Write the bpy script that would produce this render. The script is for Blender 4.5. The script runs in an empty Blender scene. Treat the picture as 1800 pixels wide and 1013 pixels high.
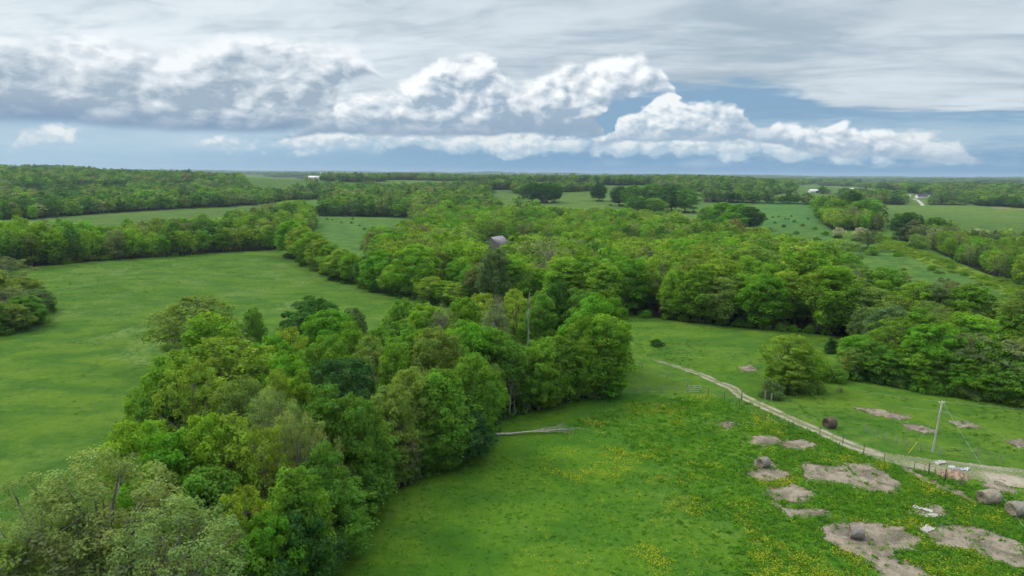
import bpy, math, random
import numpy as np
from mathutils import Matrix, Vector, Euler

R = math.radians
rng = np.random.default_rng(7)
random.seed(7)
scene = bpy.context.scene
COL = scene.collection

# ------------------------------------------------------------------ camera
CAM_Z = 38.0
PITCH, ROLL, HFOV = 9.13, 0.44, 72.0
PW, PH = 1800.0, 1013.0
FPX = PW / 2 / math.tan(R(HFOV / 2))
CAM_M = Matrix.Rotation(R(90 - PITCH), 4, 'X') @ Matrix.Rotation(R(ROLL), 4, 'Z')
cam_data = bpy.data.cameras.new('camera')
cam_data.sensor_width = 36.0
cam_data.lens = 18.0 / math.tan(R(HFOV / 2))
cam_data.clip_start = 0.5
cam_data.clip_end = 60000.0
cam = bpy.data.objects.new('camera', cam_data)
cam.matrix_world = Matrix.Translation((0, 0, CAM_Z)) @ CAM_M
COL.objects.link(cam)
scene.camera = cam
RM = np.array(CAM_M.to_3x3())

# ------------------------------------------------------------------ node helper
class S:
    """a socket with arithmetic"""
    def __init__(self, nt, sock):
        self.nt, self.s = nt, sock
    def _m(self, op, *a, clamp=False):
        n = self.nt.nodes.new('ShaderNodeMath'); n.operation = op; n.use_clamp = clamp
        for i, v in enumerate((self,) + a):
            if isinstance(v, S): self.nt.links.new(v.s, n.inputs[i])
            else: n.inputs[i].default_value = v
        return S(self.nt, n.outputs[0])
    def __add__(self, o): return self._m('ADD', o)
    __radd__ = __add__
    def __sub__(self, o): return self._m('SUBTRACT', o)
    def __rsub__(self, o): return (self * -1.0) + o
    def __mul__(self, o): return self._m('MULTIPLY', o)
    __rmul__ = __mul__
    def __truediv__(self, o): return self._m('DIVIDE', o)
    def pow(self, o): return self._m('POWER', o)
    def min(self, o): return self._m('MINIMUM', o)
    def max(self, o): return self._m('MAXIMUM', o)
    def abs(self): return self._m('ABSOLUTE')
    def clamp(self): return self._m('ADD', 0.0, clamp=True)
    def step(self, a, b, kind='SMOOTHSTEP'):
        n = self.nt.nodes.new('ShaderNodeMapRange'); n.interpolation_type = kind
        self.nt.links.new(self.s, n.inputs[0])
        n.inputs[1].default_value = a; n.inputs[2].default_value = b
        return S(self.nt, n.outputs[0])

def setin(nt, sock, v):
    if isinstance(v, S): nt.links.new(v.s, sock)
    elif isinstance(v, (tuple, list)) and len(v) == 3 and sock.type == 'RGBA': sock.default_value = (*v, 1)
    else: sock.default_value = v

def mixc(nt, f, a, b, kind='MIX'):
    n = nt.nodes.new('ShaderNodeMix'); n.data_type = 'RGBA'; n.blend_type = kind
    setin(nt, n.inputs[0], f); setin(nt, n.inputs[6], a); setin(nt, n.inputs[7], b)
    return S(nt, n.outputs[2])

def noise(nt, vec, scale, detail=3.0, rough=0.55, dist=0.0, dim='3D'):
    n = nt.nodes.new('ShaderNodeTexNoise'); n.noise_dimensions = dim
    if vec is not None: nt.links.new(vec.s, n.inputs['Vector'])
    n.inputs['Scale'].default_value = scale; n.inputs['Detail'].default_value = detail
    n.inputs['Roughness'].default_value = rough; n.inputs['Distortion'].default_value = dist
    return S(nt, n.outputs[0])

def vor(nt, vec, scale, smooth=None, detail=0.0, rough=0.5, rand=1.0):
    n = nt.nodes.new('ShaderNodeTexVoronoi')
    if smooth is not None:
        n.feature = 'SMOOTH_F1'; n.inputs['Smoothness'].default_value = smooth
    nt.links.new(vec.s, n.inputs['Vector'])
    n.inputs['Scale'].default_value = scale
    n.inputs['Detail'].default_value = detail; n.inputs['Roughness'].default_value = rough
    n.inputs['Randomness'].default_value = rand
    return S(nt, n.outputs['Distance'])

def comb(nt, x, y, z=0.0):
    n = nt.nodes.new('ShaderNodeCombineXYZ')
    for i, v in enumerate((x, y, z)): setin(nt, n.inputs[i], v)
    return S(nt, n.outputs[0])

def sep(nt, v):
    n = nt.nodes.new('ShaderNodeSeparateXYZ'); nt.links.new(v.s, n.inputs[0])
    return [S(nt, o) for o in n.outputs]

def vmath(nt, op, a, b):
    n = nt.nodes.new('ShaderNodeVectorMath'); n.operation = op
    nt.links.new(a.s, n.inputs[0])
    if isinstance(b, S): nt.links.new(b.s, n.inputs[1])
    else: n.inputs[1].default_value = b
    return S(nt, n.outputs[0])

def curve(nt, x, pts):
    """piecewise curve through (x, y) points: x and y in any range"""
    xs = [p[0] for p in pts]; ys = [p[1] for p in pts]
    x0, x1, y0, y1 = min(xs), max(xs), min(ys), max(ys)
    if y1 - y0 < 1e-6: y1 = y0 + 1e-3
    n = nt.nodes.new('ShaderNodeFloatCurve')
    c = n.mapping.curves[0]
    for i, (a, b) in enumerate(pts):
        u, v = (a - x0) / (x1 - x0), (b - y0) / (y1 - y0)
        if i < 2: c.points[i].location = (u, v); p = c.points[i]
        else: p = c.points.new(u, v)
        p.handle_type = 'AUTO_CLAMPED'
    n.mapping.extend = 'HORIZONTAL'
    n.mapping.update()
    t = ((x - x0) / (x1 - x0)).clamp()
    nt.links.new(t.s, n.inputs['Value'])
    return S(nt, n.outputs[0]) * (y1 - y0) + y0

def srgb(r, g, b):
    f = lambda c: (c / 255 / 12.92) if c <= 10 else ((c / 255 + 0.055) / 1.055) ** 2.4
    return (f(r), f(g), f(b))

# ------------------------------------------------------------------ picture <-> world
def ray(px, py):
    d = RM @ np.array([(px - PW / 2) / FPX, -(py - PH / 2) / FPX, -1.0])
    return d / np.linalg.norm(d)

def project(x, y, z):
    p = np.stack([x, y, z - CAM_Z], 0)
    q = np.tensordot(RM.T, p, 1)
    zz = np.where(q[2] < -0.1, -q[2], np.nan)
    return PW / 2 + q[0] / zz * FPX, PH / 2 - q[1] / zz * FPX

# ------------------------------------------------------------------ world: sky, clouds
SUN_AZ, SUN_EL = -62.0, 47.0          # degrees from +Y (negative: to the left), elevation
def azel(px, py):
    d = ray(px, py)
    return math.degrees(math.atan2(d[0], d[1])), math.degrees(math.asin(d[2]))

# billowing noise, a group used twice per cloud layer to find the side turned to the light
grp = bpy.data.node_groups.new('puff', 'ShaderNodeTree')
grp.interface.new_socket('v', in_out='INPUT', socket_type='NodeSocketVector')
grp.interface.new_socket('o', in_out='OUTPUT', socket_type='NodeSocketFloat')
gi = grp.nodes.new('NodeGroupInput'); go = grp.nodes.new('NodeGroupOutput')
gv = S(grp, gi.outputs[0])
nn = grp.nodes.new('ShaderNodeTexNoise'); grp.links.new(gv.s, nn.inputs['Vector'])
nn.inputs['Scale'].default_value = 0.9; nn.inputs['Detail'].default_value = 4
wv = vmath(grp, 'SUBTRACT', S(grp, nn.outputs[1]), (0.5, 0.5, 0.5))
wv = vmath(grp, 'MULTIPLY', wv, (0.9, 0.7, 0.0))
gw = vmath(grp, 'ADD', gv, wv)
v1 = vor(grp, gw, 0.55, 0.55); v2 = vor(grp, gw, 1.35, 0.45); v3 = vor(grp, gw, 3.1, 0.4)
n4 = noise(grp, gw, 4.5, 7, 0.68)
n5 = noise(grp, gv, 0.45, 4, 0.55)
po = (1.0 - v1) * 0.42 + (1.0 - v2) * 0.25 + (1.0 - v3) * 0.12 + n4 * 0.20 + n5 * 0.35
grp.links.new(po.s, go.inputs[0])

K = 8.8                              # the world's Background stands at 0.1; colours are given as seen
def X10(nt, c): return mixc(nt, 1.0, c, (K, K, K), 'MULTIPLY')

def build_sky(nt, dirv, clouds):
    dx, dy, dz = sep(nt, dirv)
    AZ = dx._m('ARCTAN2', dy) * (180 / math.pi)
    EL = dz.max(-1.0).min(1.0)._m('ARCSINE') * (180 / math.pi)
    sky = nt.nodes.new('ShaderNodeTexSky'); sky.sky_type = 'NISHITA'; sky.sun_disc = False
    sky.sun_elevation = R(SUN_EL); sky.sun_rotation = R(SUN_AZ); sky.altitude = 250
    sky.air_density = 1.0; sky.dust_density = 1.5
    nt.links.new(dirv.s, sky.inputs['Vector']) if 'Vector' in sky.inputs and sky.inputs['Vector'].enabled else None
    # high sheet of stratus, streaky, seen in perspective
    inv = (dz.max(0.02) + 0.11)
    pu = dx / inv; pv = dy / inv
    det = 6 if clouds else 1
    st1 = noise(nt, comb(nt, pu * 0.85 + pv * 0.1, pv * 1.5, 0.3), 1.2, det, 0.58, 0.6 if clouds else 0.0)
    if clouds:
        st2 = noise(nt, comb(nt, pu * 1.6, pv * 2.6 + pu * 0.4, 4.0), 1.9, 6, 0.62, 0.8)
        big = noise(nt, comb(nt, AZ * 0.035, EL * 0.11, 2.0), 1.0, 3, 0.5)
    else:
        st2 = big = st1
    left = AZ.step(5.0, -38.0)
    hz = mixc(nt, EL.step(0.0, 5.0), mixc(nt, left, srgb(98, 148, 188), srgb(146, 182, 206)), srgb(118, 154, 185))
    hz = mixc(nt, EL.step(6.0, 22.0), hz, srgb(150, 176, 196))
    veil = (EL - 2.9 + (st2 - 0.5) * 2.2).abs().step(1.9, 0.2) * AZ.step(6.0, 20.0) * (st1.step(0.2, 0.6) * 0.5 + 0.35)
    hz = mixc(nt, veil, hz, srgb(168, 192, 208))
    base = mixc(nt, 0.10, X10(nt, hz), S(nt, sky.outputs[0]))
    stc = mixc(nt, (st1 * 0.85 + st2 * 0.28).step(0.42, 0.70), srgb(162, 178, 190), srgb(204, 214, 221))
    stc = mixc(nt, (big.step(0.42, 0.68) * AZ.step(-12.0, 8.0)) * 0.7, stc, srgb(152, 167, 180))
    stc = mixc(nt, AZ.step(6.0, -24.0) * EL.step(18.0, 8.0) * (st2.step(0.25, 0.6) * 0.5 + 0.35), stc, srgb(224, 232, 236))
    stc = mixc(nt, EL.step(22.0, 70.0), stc, (1.9, 1.95, 2.0))      # an overcast is brighter towards the zenith
    lowedge = curve(nt, AZ, [(azel(x, 300)[0], e) for x, e in ((-500, 4.5), (0, 4.2), (300, 3.8), (600, 3.6), (850, 4.6), (1000, 5.2), (1120, 6.2), (1300, 6.2), (1450, 4.9), (1600, 4.3), (1800, 4.2), (2600, 4.2))])
    sta = (EL + (st1 - 0.5) * 3.0 + (st2 - 0.5) * 1.6 - lowedge).step(-0.25, 0.9)
    cols = mixc(nt, sta * 0.95, base, X10(nt, stc))
    if not clouds: return cols
    def puff(u, v, seed):
        n = nt.nodes.new('ShaderNodeGroup'); n.node_tree = grp
        nt.links.new(comb(nt, u, v, seed).s, n.inputs[0])
        return S(nt, n.outputs[0])
    def layer(under, top, bot, seed, sx, sy, amp, soft, light, shade, basec, relief=3.0, botamp=0.25, fade=1.0, hpow=1.0, topsoft=1.0, bh=1.5, ba=0.8, flat=None):
        tc_ = [azel(x, y) for x, y in top]; bc_ = [azel(x, y) for x, y in bot]
        u, v = AZ * sx, EL * sy
        n0 = puff(u, v, seed); n1 = puff(u - 0.20, v + 0.30, seed)
        AW = AZ + (n1 - 0.62) * (amp * 1.5)          # billows push the steep flanks about too
        T_ = curve(nt, AW, tc_); B_ = curve(nt, AW, bc_)
        d_t = T_ - EL + (n0 - 0.62) * amp * topsoft
        d_b = EL - B_ + (n0 - 0.62) * amp * botamp
        d = d_t.min(d_b * 1.6)
        a = d.step(-soft * 0.4, soft) * fade * (T_ - B_).step(0.02, 0.25)
        hf = ((EL - B_) / (T_ - B_).max(0.4)).clamp().pow(hpow)
        s_ = (hf * 0.62 + (n0 - n1) * relief + (n0 - 0.62) * 1.2 + 0.24 - d_t.step(0.0, 2.6) * 0.16).clamp()
        c = mixc(nt, s_.step(0.0, 0.9, 'LINEAR'), shade, light)
        bw = (1.0 - d_b.step(0.0, bh)) * ba
        if flat: bw = bw * AZ.step(azel(flat[1], 300)[0], azel(flat[0], 300)[0])
        c = mixc(nt, bw, c, basec)
        return mixc(nt, a, under, X10(nt, c))
    # thin veil of far rain under the left bank
    cols = layer(cols, [(-300, 205), (0, 205), (300, 215), (560, 225), (660, 262), (760, 312), (2400, 330)], [(-300, 288), (0, 286), (300, 282), (560, 276), (660, 276), (760, 314), (2400, 332)],
                 3.1, 0.16, 0.5, 1.6, 1.6, srgb(196, 212, 222), srgb(160, 190, 208), srgb(156, 188, 208), relief=1.2, fade=0.6)
    # distant row of small cumulus
    cols = layer(cols, [(-400, 262), (0, 262), (55, 228), (110, 226), (150, 245), (180, 262), (330, 262), (400, 250), (470, 250), (530, 236), (600, 224), (700, 216), (800, 222), (900, 230), (960, 238), (1040, 236), (1100, 232), (1250, 236), (1400, 242), (1560, 236), (1690, 262), (1740, 285), (1850, 290), (2300, 292)],
                 [(-400, 266), (0, 262), (60, 250), (150, 256), (180, 262), (330, 266), (500, 264), (760, 266), (900, 272), (1040, 268), (1250, 273), (1400, 278), (1690, 285), (1740, 286), (1850, 290), (2300, 292)],
                 7.7, 0.62, 0.95, 2.8, 0.6, srgb(226, 230, 230), srgb(168, 190, 205), srgb(160, 186, 204), relief=3.0, botamp=1.0, fade=0.92, hpow=0.7)
    # right hand bank
    cols = layer(cols, [(1020, 262), (1060, 252), (1085, 204), (1125, 192), (1160, 166), (1185, 162), (1210, 186), (1240, 184), (1275, 182), (1310, 200), (1345, 226), (1370, 218), (1400, 218), (1440, 230), (1490, 216), (1515, 232), (1550, 226), (1590, 238), (1640, 250), (1700, 268), (1730, 284), (1900, 292)],
                 [(1020, 262), (1060, 256), (1120, 246), (1345, 248), (1400, 266), (1500, 274), (1700, 284), (1730, 288), (1900, 294)],
                 12.4, 0.50, 0.78, 2.0, 0.34, srgb(229, 233, 235), srgb(156, 177, 195), srgb(144, 168, 190), relief=3.4, botamp=0.65, hpow=1.6)
    # middle towers
    cols = layer(cols, [(480, 250), (540, 222), (560, 175), (600, 172), (650, 165), (700, 148), (760, 128), (800, 106), (850, 97), (880, 116), (905, 138), (950, 134), (985, 112), (1040, 103), (1110, 103), (1150, 112), (1178, 140), (1195, 166), (1230, 250), (1500, 290)],
                 [(480, 252), (540, 242), (690, 238), (850, 240), (1050, 244), (1062, 214), (1085, 182), (1120, 166), (1170, 156), (1195, 168), (1230, 252), (1500, 292)],
                 21.9, 0.38, 0.56, 2.6, 0.55, srgb(238, 241, 242), srgb(150, 170, 188), srgb(134, 157, 179), relief=3.2, botamp=0.55, hpow=2.6, bh=2.6, flat=(1040, 1062))
    # great dark bank on the left
    cols = layer(cols, [(-500, 60), (-200, 50), (0, 70), (100, 68), (180, 56), (240, 70), (320, 92), (400, 78), (470, 64), (560, 80), (630, 96), (668, 122), (690, 150), (720, 200), (1000, 290)],
                 [(-500, 212), (-200, 212), (0, 214), (200, 224), (400, 234), (540, 230), (580, 212), (604, 160), (640, 140), (668, 136), (690, 154), (720, 204), (1000, 292)],
                 33.3, 0.33, 0.58, 2.6, 0.8, srgb(230, 235, 238), srgb(150, 168, 184), srgb(116, 143, 171), relief=2.4, botamp=0.25, hpow=2.4, topsoft=1.2, bh=2.0, ba=0.9, flat=(500, 585))
    return cols

world = bpy.data.worlds.new('World'); scene.world = world; world.use_nodes = True
nt = world.node_tree; nt.nodes.clear()
tc = nt.nodes.new('ShaderNodeTexCoord')
cols = build_sky(nt, S(nt, tc.outputs['Generated']), False)
bg = nt.nodes.new('ShaderNodeBackground'); bg.inputs['Strength'].default_value = 0.1
nt.links.new(cols.s, bg.inputs['Color'])
wo = nt.nodes.new('ShaderNodeOutputWorld'); nt.links.new(bg.outputs[0], wo.inputs['Surface'])
world.cycles.sampling_method = 'MANUAL'; world.cycles.sample_map_resolution = 512

# the cloud banks low round the horizon: a far ring of sky 26 km out, up to 24 degrees
def sky_ring():
    m = bpy.data.materials.new('sky'); m.use_nodes = True; m.cycles.emission_sampling = 'NONE'
    nt = m.node_tree; nt.nodes.clear()
    g_ = nt.nodes.new('ShaderNodeNewGeometry')
    d = vmath(nt, 'SUBTRACT', S(nt, g_.outputs['Position']), (0, 0, CAM_Z))
    nrm_ = nt.nodes.new('ShaderNodeVectorMath'); nrm_.operation = 'NORMALIZE'; nt.links.new(d.s, nrm_.inputs[0])
    c = build_sky(nt, S(nt, nrm_.outputs[0]), True)
    e = nt.nodes.new('ShaderNodeEmission'); e.inputs['Strength'].default_value = 0.1
    nt.links.new(c.s, e.inputs['Color'])
    o_ = nt.nodes.new('ShaderNodeOutputMaterial'); nt.links.new(e.outputs[0], o_.inputs['Surface'])
    v, f = [], []
    N_, rows = 180, [-1.2, 4, 9, 14, 19, 24]
    for el in rows:
        for i in range(N_):
            a = 2 * math.pi * i / N_
            v.append((26000 * math.cos(R(el)) * math.sin(a), 26000 * math.cos(R(el)) * math.cos(a), CAM_Z + 26000 * math.sin(R(el))))
    for r_ in range(len(rows) - 1):
        for i in range(N_):
            j = (i + 1) % N_
            f.append((r_ * N_ + i, r_ * N_ + j, (r_ + 1) * N_ + j, (r_ + 1) * N_ + i))
    me = bpy.data.meshes.new('sky'); me.from_pydata(v, [], f); me.materials.append(m)
    o = bpy.data.objects.new('sky', me); COL.objects.link(o); o['kind'] = 'structure'
sky_ring()

sun_data = bpy.data.lights.new('sun', 'SUN'); sun_data.energy = 1.5; sun_data.angle = R(12); sun_data.color = (1.0, 0.965, 0.9)
sun = bpy.data.objects.new('sun', sun_data)
sd = Vector((math.sin(R(SUN_AZ)) * math.cos(R(SUN_EL)), math.cos(R(SUN_AZ)) * math.cos(R(SUN_EL)), math.sin(R(SUN_EL))))
sun.rotation_euler = sd.to_track_quat('Z', 'Y').to_euler(); sun.location = (0, 0, 200)
COL.objects.link(sun)
scene.view_settings.view_transform = 'Standard'; scene.view_settings.look = 'None'
scene.view_settings.gamma = 1.0; scene.view_settings.use_curve_mapping = False
scene.view_settings.exposure = 0.42
cy = scene.cycles
cy.max_bounces = 4; cy.diffuse_bounces = 3; cy.glossy_bounces = 1; cy.transmission_bounces = 2
cy.transparent_max_bounces = 6; cy.volume_bounces = 0; cy.use_denoising = True
cy.use_adaptive_sampling = True; cy.adaptive_threshold = 0.03
cy.use_fast_gi = False

# ------------------------------------------------------------------ terrain
_tab = np.random.default_rng(11).random((256, 256))
def vnoise(x, y, s, ox=0.0):
    x = np.asarray(x, float) / s + ox; y = np.asarray(y, float) / s + ox * 1.7
    xi = np.floor(x).astype(int); yi = np.floor(y).astype(int)
    fx, fy = x - xi, y - yi
    fx = fx ** 3 * (fx * (fx * 6 - 15) + 10); fy = fy ** 3 * (fy * (fy * 6 - 15) + 10)
    t = lambda a, b: _tab[a & 255, b & 255]
    return (t(xi, yi) * (1 - fx) + t(xi + 1, yi) * fx) * (1 - fy) + (t(xi, yi + 1) * (1 - fx) + t(xi + 1, yi + 1) * fx) * fy - 0.5
def sst(x, a, b):
    t = np.clip((x - a) / (b - a), 0, 1); return t * t * (3 - 2 * t)

def flat_at(px, py, z=0.0):
    d = ray(px, py); t = (z - CAM_Z) / d[2]
    return np.array([d[0] * t, d[1] * t])

SP_A = flat_at(1548, 416); SP_B = flat_at(1800, 505)
SP_T = (SP_B - SP_A) / np.linalg.norm(SP_B - SP_A); SP_N = np.array([-SP_T[1], SP_T[0]])
if SP_N[0] < 0: SP_N = -SP_N

def H(x, y):
    x = np.asarray(x, float); y = np.asarray(y, float)
    r = np.hypot(x, y); az = np.degrees(np.arctan2(x, y))
    z = vnoise(x, y, 55, 3.3) * 1.6 + vnoise(x, y, 22, 8.1) * 0.35
    z = z + vnoise(x, y, 260, 1.9) * 9.0 * sst(r, 230, 600)
    z = z + vnoise(x, y, 700, 5.2) * 24.0 * sst(r, 800, 1700)
    # long ridges far off: higher to the left, low to the right
    aa = np.clip(az, -60, 60)
    far = np.interp(aa, [-60, -36, -22, -8, 4, 12, 18, 23, 30, 60], [28, 28, 22, 23, 22, 21, 18, 6, 2, 2])
    far2 = np.interp(aa, [-60, -30, 10, 25, 60], [30, 24, 16, 10, 12])
    back = sst(np.abs(az), 100, 140)
    z = z + (far * (1 - back) + 12 * back) * (sst(r, 520, 1700) - sst(r, 2300, 3600)) + far2 * sst(r, 2600, 5000)
    z = z + 26 * sst(r, 6500, 9500) * (0.7 + vnoise(x, y, 2500, 2.2))
    # the valley beyond the spur on the right
    dn = (x - SP_A[0]) * SP_N[0] + (y - SP_A[1]) * SP_N[1]
    dt = (x - SP_A[0]) * SP_T[0] + (y - SP_A[1]) * SP_T[1]
    z = z - 13 * sst(dn, 2, 60) * (1 - sst(dn, 120, 260)) * sst(dt, -40, 40)
    # hollow that carries the middle wood
    hx, hy = 95.0, 300.0
    z = z - 5.0 * np.exp(-(((x - hx) / 170) ** 2 + ((y - hy) / 60) ** 2))
    # crest of the track meadow
    z = z + 2.0 * np.exp(-(((x - 70) / 60) ** 2 + ((y - 165) / 35) ** 2))
    return z

_T = np.geomspace(25, 12000, 2400)
def hit(px, py, lift=0.0):
    d = ray(px, py)
    X, Y, Z = d[0] * _T, d[1] * _T, CAM_Z + d[2] * _T
    f = Z - H(X, Y) - lift
    k = np.argmax(f < 0)
    if k == 0: return None
    a = f[k - 1] / (f[k - 1] - f[k]); t = _T[k - 1] + a * (_T[k] - _T[k - 1])
    return float(d[0] * t), float(d[1] * t)

def inpoly(px, py, poly):
    px = np.asarray(px); py = np.asarray(py); r_ = np.zeros(px.shape, bool)
    n = len(poly)
    for i in range(n):
        x0, y0 = poly[i]; x1, y1 = poly[(i + 1) % n]
        if y0 == y1: continue
        c = ((y0 > py) != (y1 > py)) & (px < (x1 - x0) * (py - y0) / (y1 - y0) + x0)
        r_ ^= c
    return r_

# land cover: 0 meadow, 1 wood, 2 scrubby pasture, 3 ploughed, 4 far field, 5 bright herb strip
COVER = [
 (1, [(-400, 326), (200, 322), (425, 322), (500, 335), (520, 350), (440, 369), (300, 374), (150, 382), (60, 389), (-400, 402)]),
 (4, [(-400, 400), (60, 386), (150, 378), (300, 368), (440, 362), (530, 350), (545, 380), (500, 400), (350, 445), (-400, 500)]),
 (1, [(-400, 440), (0, 436), (100, 432), (250, 424), (380, 408), (450, 393), (500, 380), (545, 384), (552, 405), (530, 422), (508, 438), (350, 447), (200, 458), (60, 469), (-400, 510)]),
 (4, [(420, 305), (542, 317), (545, 343), (500, 346), (460, 342), (430, 326)]),
 (4, [(-50, 340), (150, 331), (330, 329), (330, 340), (150, 345), (-50, 356)]),
 (1, [(225, 328), (262, 328), (262, 346), (225, 346)]),
 (4, [(600, 321), (760, 318), (860, 320), (860, 331), (760, 334), (600, 334)]),
 (4, [(540, 338), (569, 332), (640, 331), (609, 337), (567, 346), (542, 349)]),
 (4, [(527, 353), (569, 349), (611, 348), (569, 375), (542, 381)]),
 (4, [(545, 326), (590, 320), (640, 322), (590, 330), (545, 331)]),
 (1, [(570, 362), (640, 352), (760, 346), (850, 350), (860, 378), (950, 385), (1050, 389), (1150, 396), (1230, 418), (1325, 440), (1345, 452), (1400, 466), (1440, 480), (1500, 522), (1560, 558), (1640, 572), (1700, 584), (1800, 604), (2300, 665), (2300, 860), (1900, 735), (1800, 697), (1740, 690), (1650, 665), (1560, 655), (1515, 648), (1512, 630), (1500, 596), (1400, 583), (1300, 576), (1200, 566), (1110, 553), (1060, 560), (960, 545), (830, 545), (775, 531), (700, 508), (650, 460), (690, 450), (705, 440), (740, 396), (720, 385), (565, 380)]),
 (2, [(540, 380), (720, 383), (740, 396), (705, 440), (650, 458), (600, 447), (560, 420)]),
 (2, [(895, 424), (990, 432), (992, 488), (905, 488)]),
 (2, [(832, 430), (915, 430), (908, 528), (850, 522)]),
 (4, [(858, 334), (1330, 334), (1330, 440), (1230, 418), (1150, 396), (1050, 389), (950, 385), (862, 378)]),
 (4, [(1325, 352), (1430, 356), (1442, 394), (1330, 396)]),
 (2, [(1330, 388), (1442, 388), (1500, 440), (1500, 500), (1440, 478), (1400, 464), (1345, 450), (1325, 438)]),
 (4, [(1240, 338), (1430, 342), (1430, 357), (1235, 354)]),
 (1, [(1200, 308), (1405, 308), (1402, 328), (1396, 337), (1340, 345), (1300, 340), (1225, 337), (1150, 332)]),
 (1, [(1236, 351), (1300, 354), (1430, 357), (1430, 360), (1236, 356)]),
 (1, [(1335, 343), (1352, 343), (1352, 352), (1335, 352)]),
 (1, [(900, 338), (1045, 334), (1045, 336), (900, 341)]),
 (4, [(1430, 326), (1520, 329), (1640, 345), (1720, 358), (1720, 364), (1560, 364), (1480, 348), (1440, 338)]),
 (4, [(1398, 326), (1440, 322), (1440, 357), (1398, 357)]),
 (1, [(1662, 328), (2300, 345), (2300, 378), (1800, 366), (1720, 362), (1680, 352)]),
 (1, [(1480, 347), (1585, 352), (1590, 361), (1540, 361), (1480, 354)]),
 (1, [(1628, 357), (1700, 359), (1700, 363), (1640, 363)]),
 (3, [(1512, 338), (1555, 336), (1568, 343), (1518, 347)]),
 (4, [(1540, 360), (1700, 361), (1800, 368), (2300, 385), (2300, 455), (1800, 432), (1700, 424), (1620, 416), (1550, 408)]),
 (3, [(1735, 365), (1900, 371), (2300, 384), (2300, 390), (1900, 376)]),
 (4, [(1500, 322), (1560, 320), (1640, 325), (1640, 329), (1500, 328)]),
 (4, [(1000, 320), (1060, 322), (1050, 327), (990, 326)]),
 (2, [(1470, 440), (1545, 417), (1800, 507), (2000, 570), (2300, 640), (2300, 675), (1800, 602), (1700, 582), (1640, 570), (1560, 556), (1490, 505)]),
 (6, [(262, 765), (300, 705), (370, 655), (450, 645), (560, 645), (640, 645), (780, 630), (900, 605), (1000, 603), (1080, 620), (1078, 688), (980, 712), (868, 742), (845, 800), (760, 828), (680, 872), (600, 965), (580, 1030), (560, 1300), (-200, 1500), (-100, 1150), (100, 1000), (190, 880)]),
 (5, [(1540, 414), (1800, 505), (2100, 610), (2100, 640), (1800, 528), (1700, 486), (1540, 432)]),
]
def cover(x, y, z=None):
    x = np.asarray(x, float); y = np.asarray(y, float)
    if z is None: z = H(x, y)
    r = np.hypot(x, y)
    px, py = project(x, y, z)
    c = np.zeros(x.shape, int)
    wood = vnoise(x, y, 420, 9.3) + 0.6 * vnoise(x, y, 150, 4.4) > np.where(r > 1200, 0.02, -0.06)
    c = np.where(r > 560, np.where(wood, 1, 4), c)
    ok = np.isfinite(px) & (y > 0)
    for k, poly in COVER:
        c = np.where(ok & inpoly(px, py, poly), k, c)
    dn = (x - SP_A[0]) * SP_N[0] + (y - SP_A[1]) * SP_N[1]
    dt = (x - SP_A[0]) * SP_T[0] + (y - SP_A[1]) * SP_T[1]
    c = np.where((dn > 10) & (dn < 190) & (dt > -25) & ((py > 413 + 0.12 * (px - 1560)) | (px > 1830)), 1, c)
    return c

def mesh_obj(name, v, f, mats, parent=None, smooth=False, loc=None):
    me = bpy.data.meshes.new(name)
    v = np.asarray(v, np.float32); f = np.asarray(f)
    if f.dtype != object and f.ndim == 2:
        k = f.shape[1]
        me.vertices.add(len(v)); me.vertices.foreach_set('co', v.ravel())
        me.loops.add(f.size); me.loops.foreach_set('vertex_index', f.ravel().astype(np.int32))
        me.polygons.add(len(f)); me.polygons.foreach_set('loop_start', np.arange(0, f.size, k, dtype=np.int32))
        me.update(calc_edges=True)
    else:
        me.from_pydata([tuple(map(float, p)) for p in v], [], [list(map(int, q)) for q in f]); me.update()
    if smooth: me.polygons.foreach_set('use_smooth', np.ones(len(me.polygons), bool))
    for m in (mats if isinstance(mats, (list, tuple)) else [mats]): me.materials.append(m)
    o = bpy.data.objects.new(name, me); COL.objects.link(o)
    if parent is not None: o.parent = parent
    if loc is not None: o.location = loc
    return o

def vcol(me, name, arr, domain='POINT'):
    a = me.attributes.new(name, 'FLOAT_COLOR', domain)
    arr = np.asarray(arr, np.float32)
    if arr.shape[1] == 3: arr = np.concatenate([arr, np.ones((len(arr), 1), np.float32)], 1)
    a.data.foreach_set('color', arr.ravel())
def vfloat(me, name, arr, domain='POINT'):
    a = me.attributes.new(name, 'FLOAT', domain); a.data.foreach_set('value', np.asarray(arr, np.float32))

def tag(o, label=None, cat=None, group=None, kind=None):
    if label: o['label'] = label
    if cat: o['category'] = cat
    if group: o['group'] = group
    if kind: o['kind'] = kind
    return o
def empty(name, loc, rz=0.0):
    o = bpy.data.objects.new(name, None); o.location = loc; o.rotation_euler = (0, 0, rz)
    o.empty_display_size = 0.3; COL.objects.link(o); return o

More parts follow.
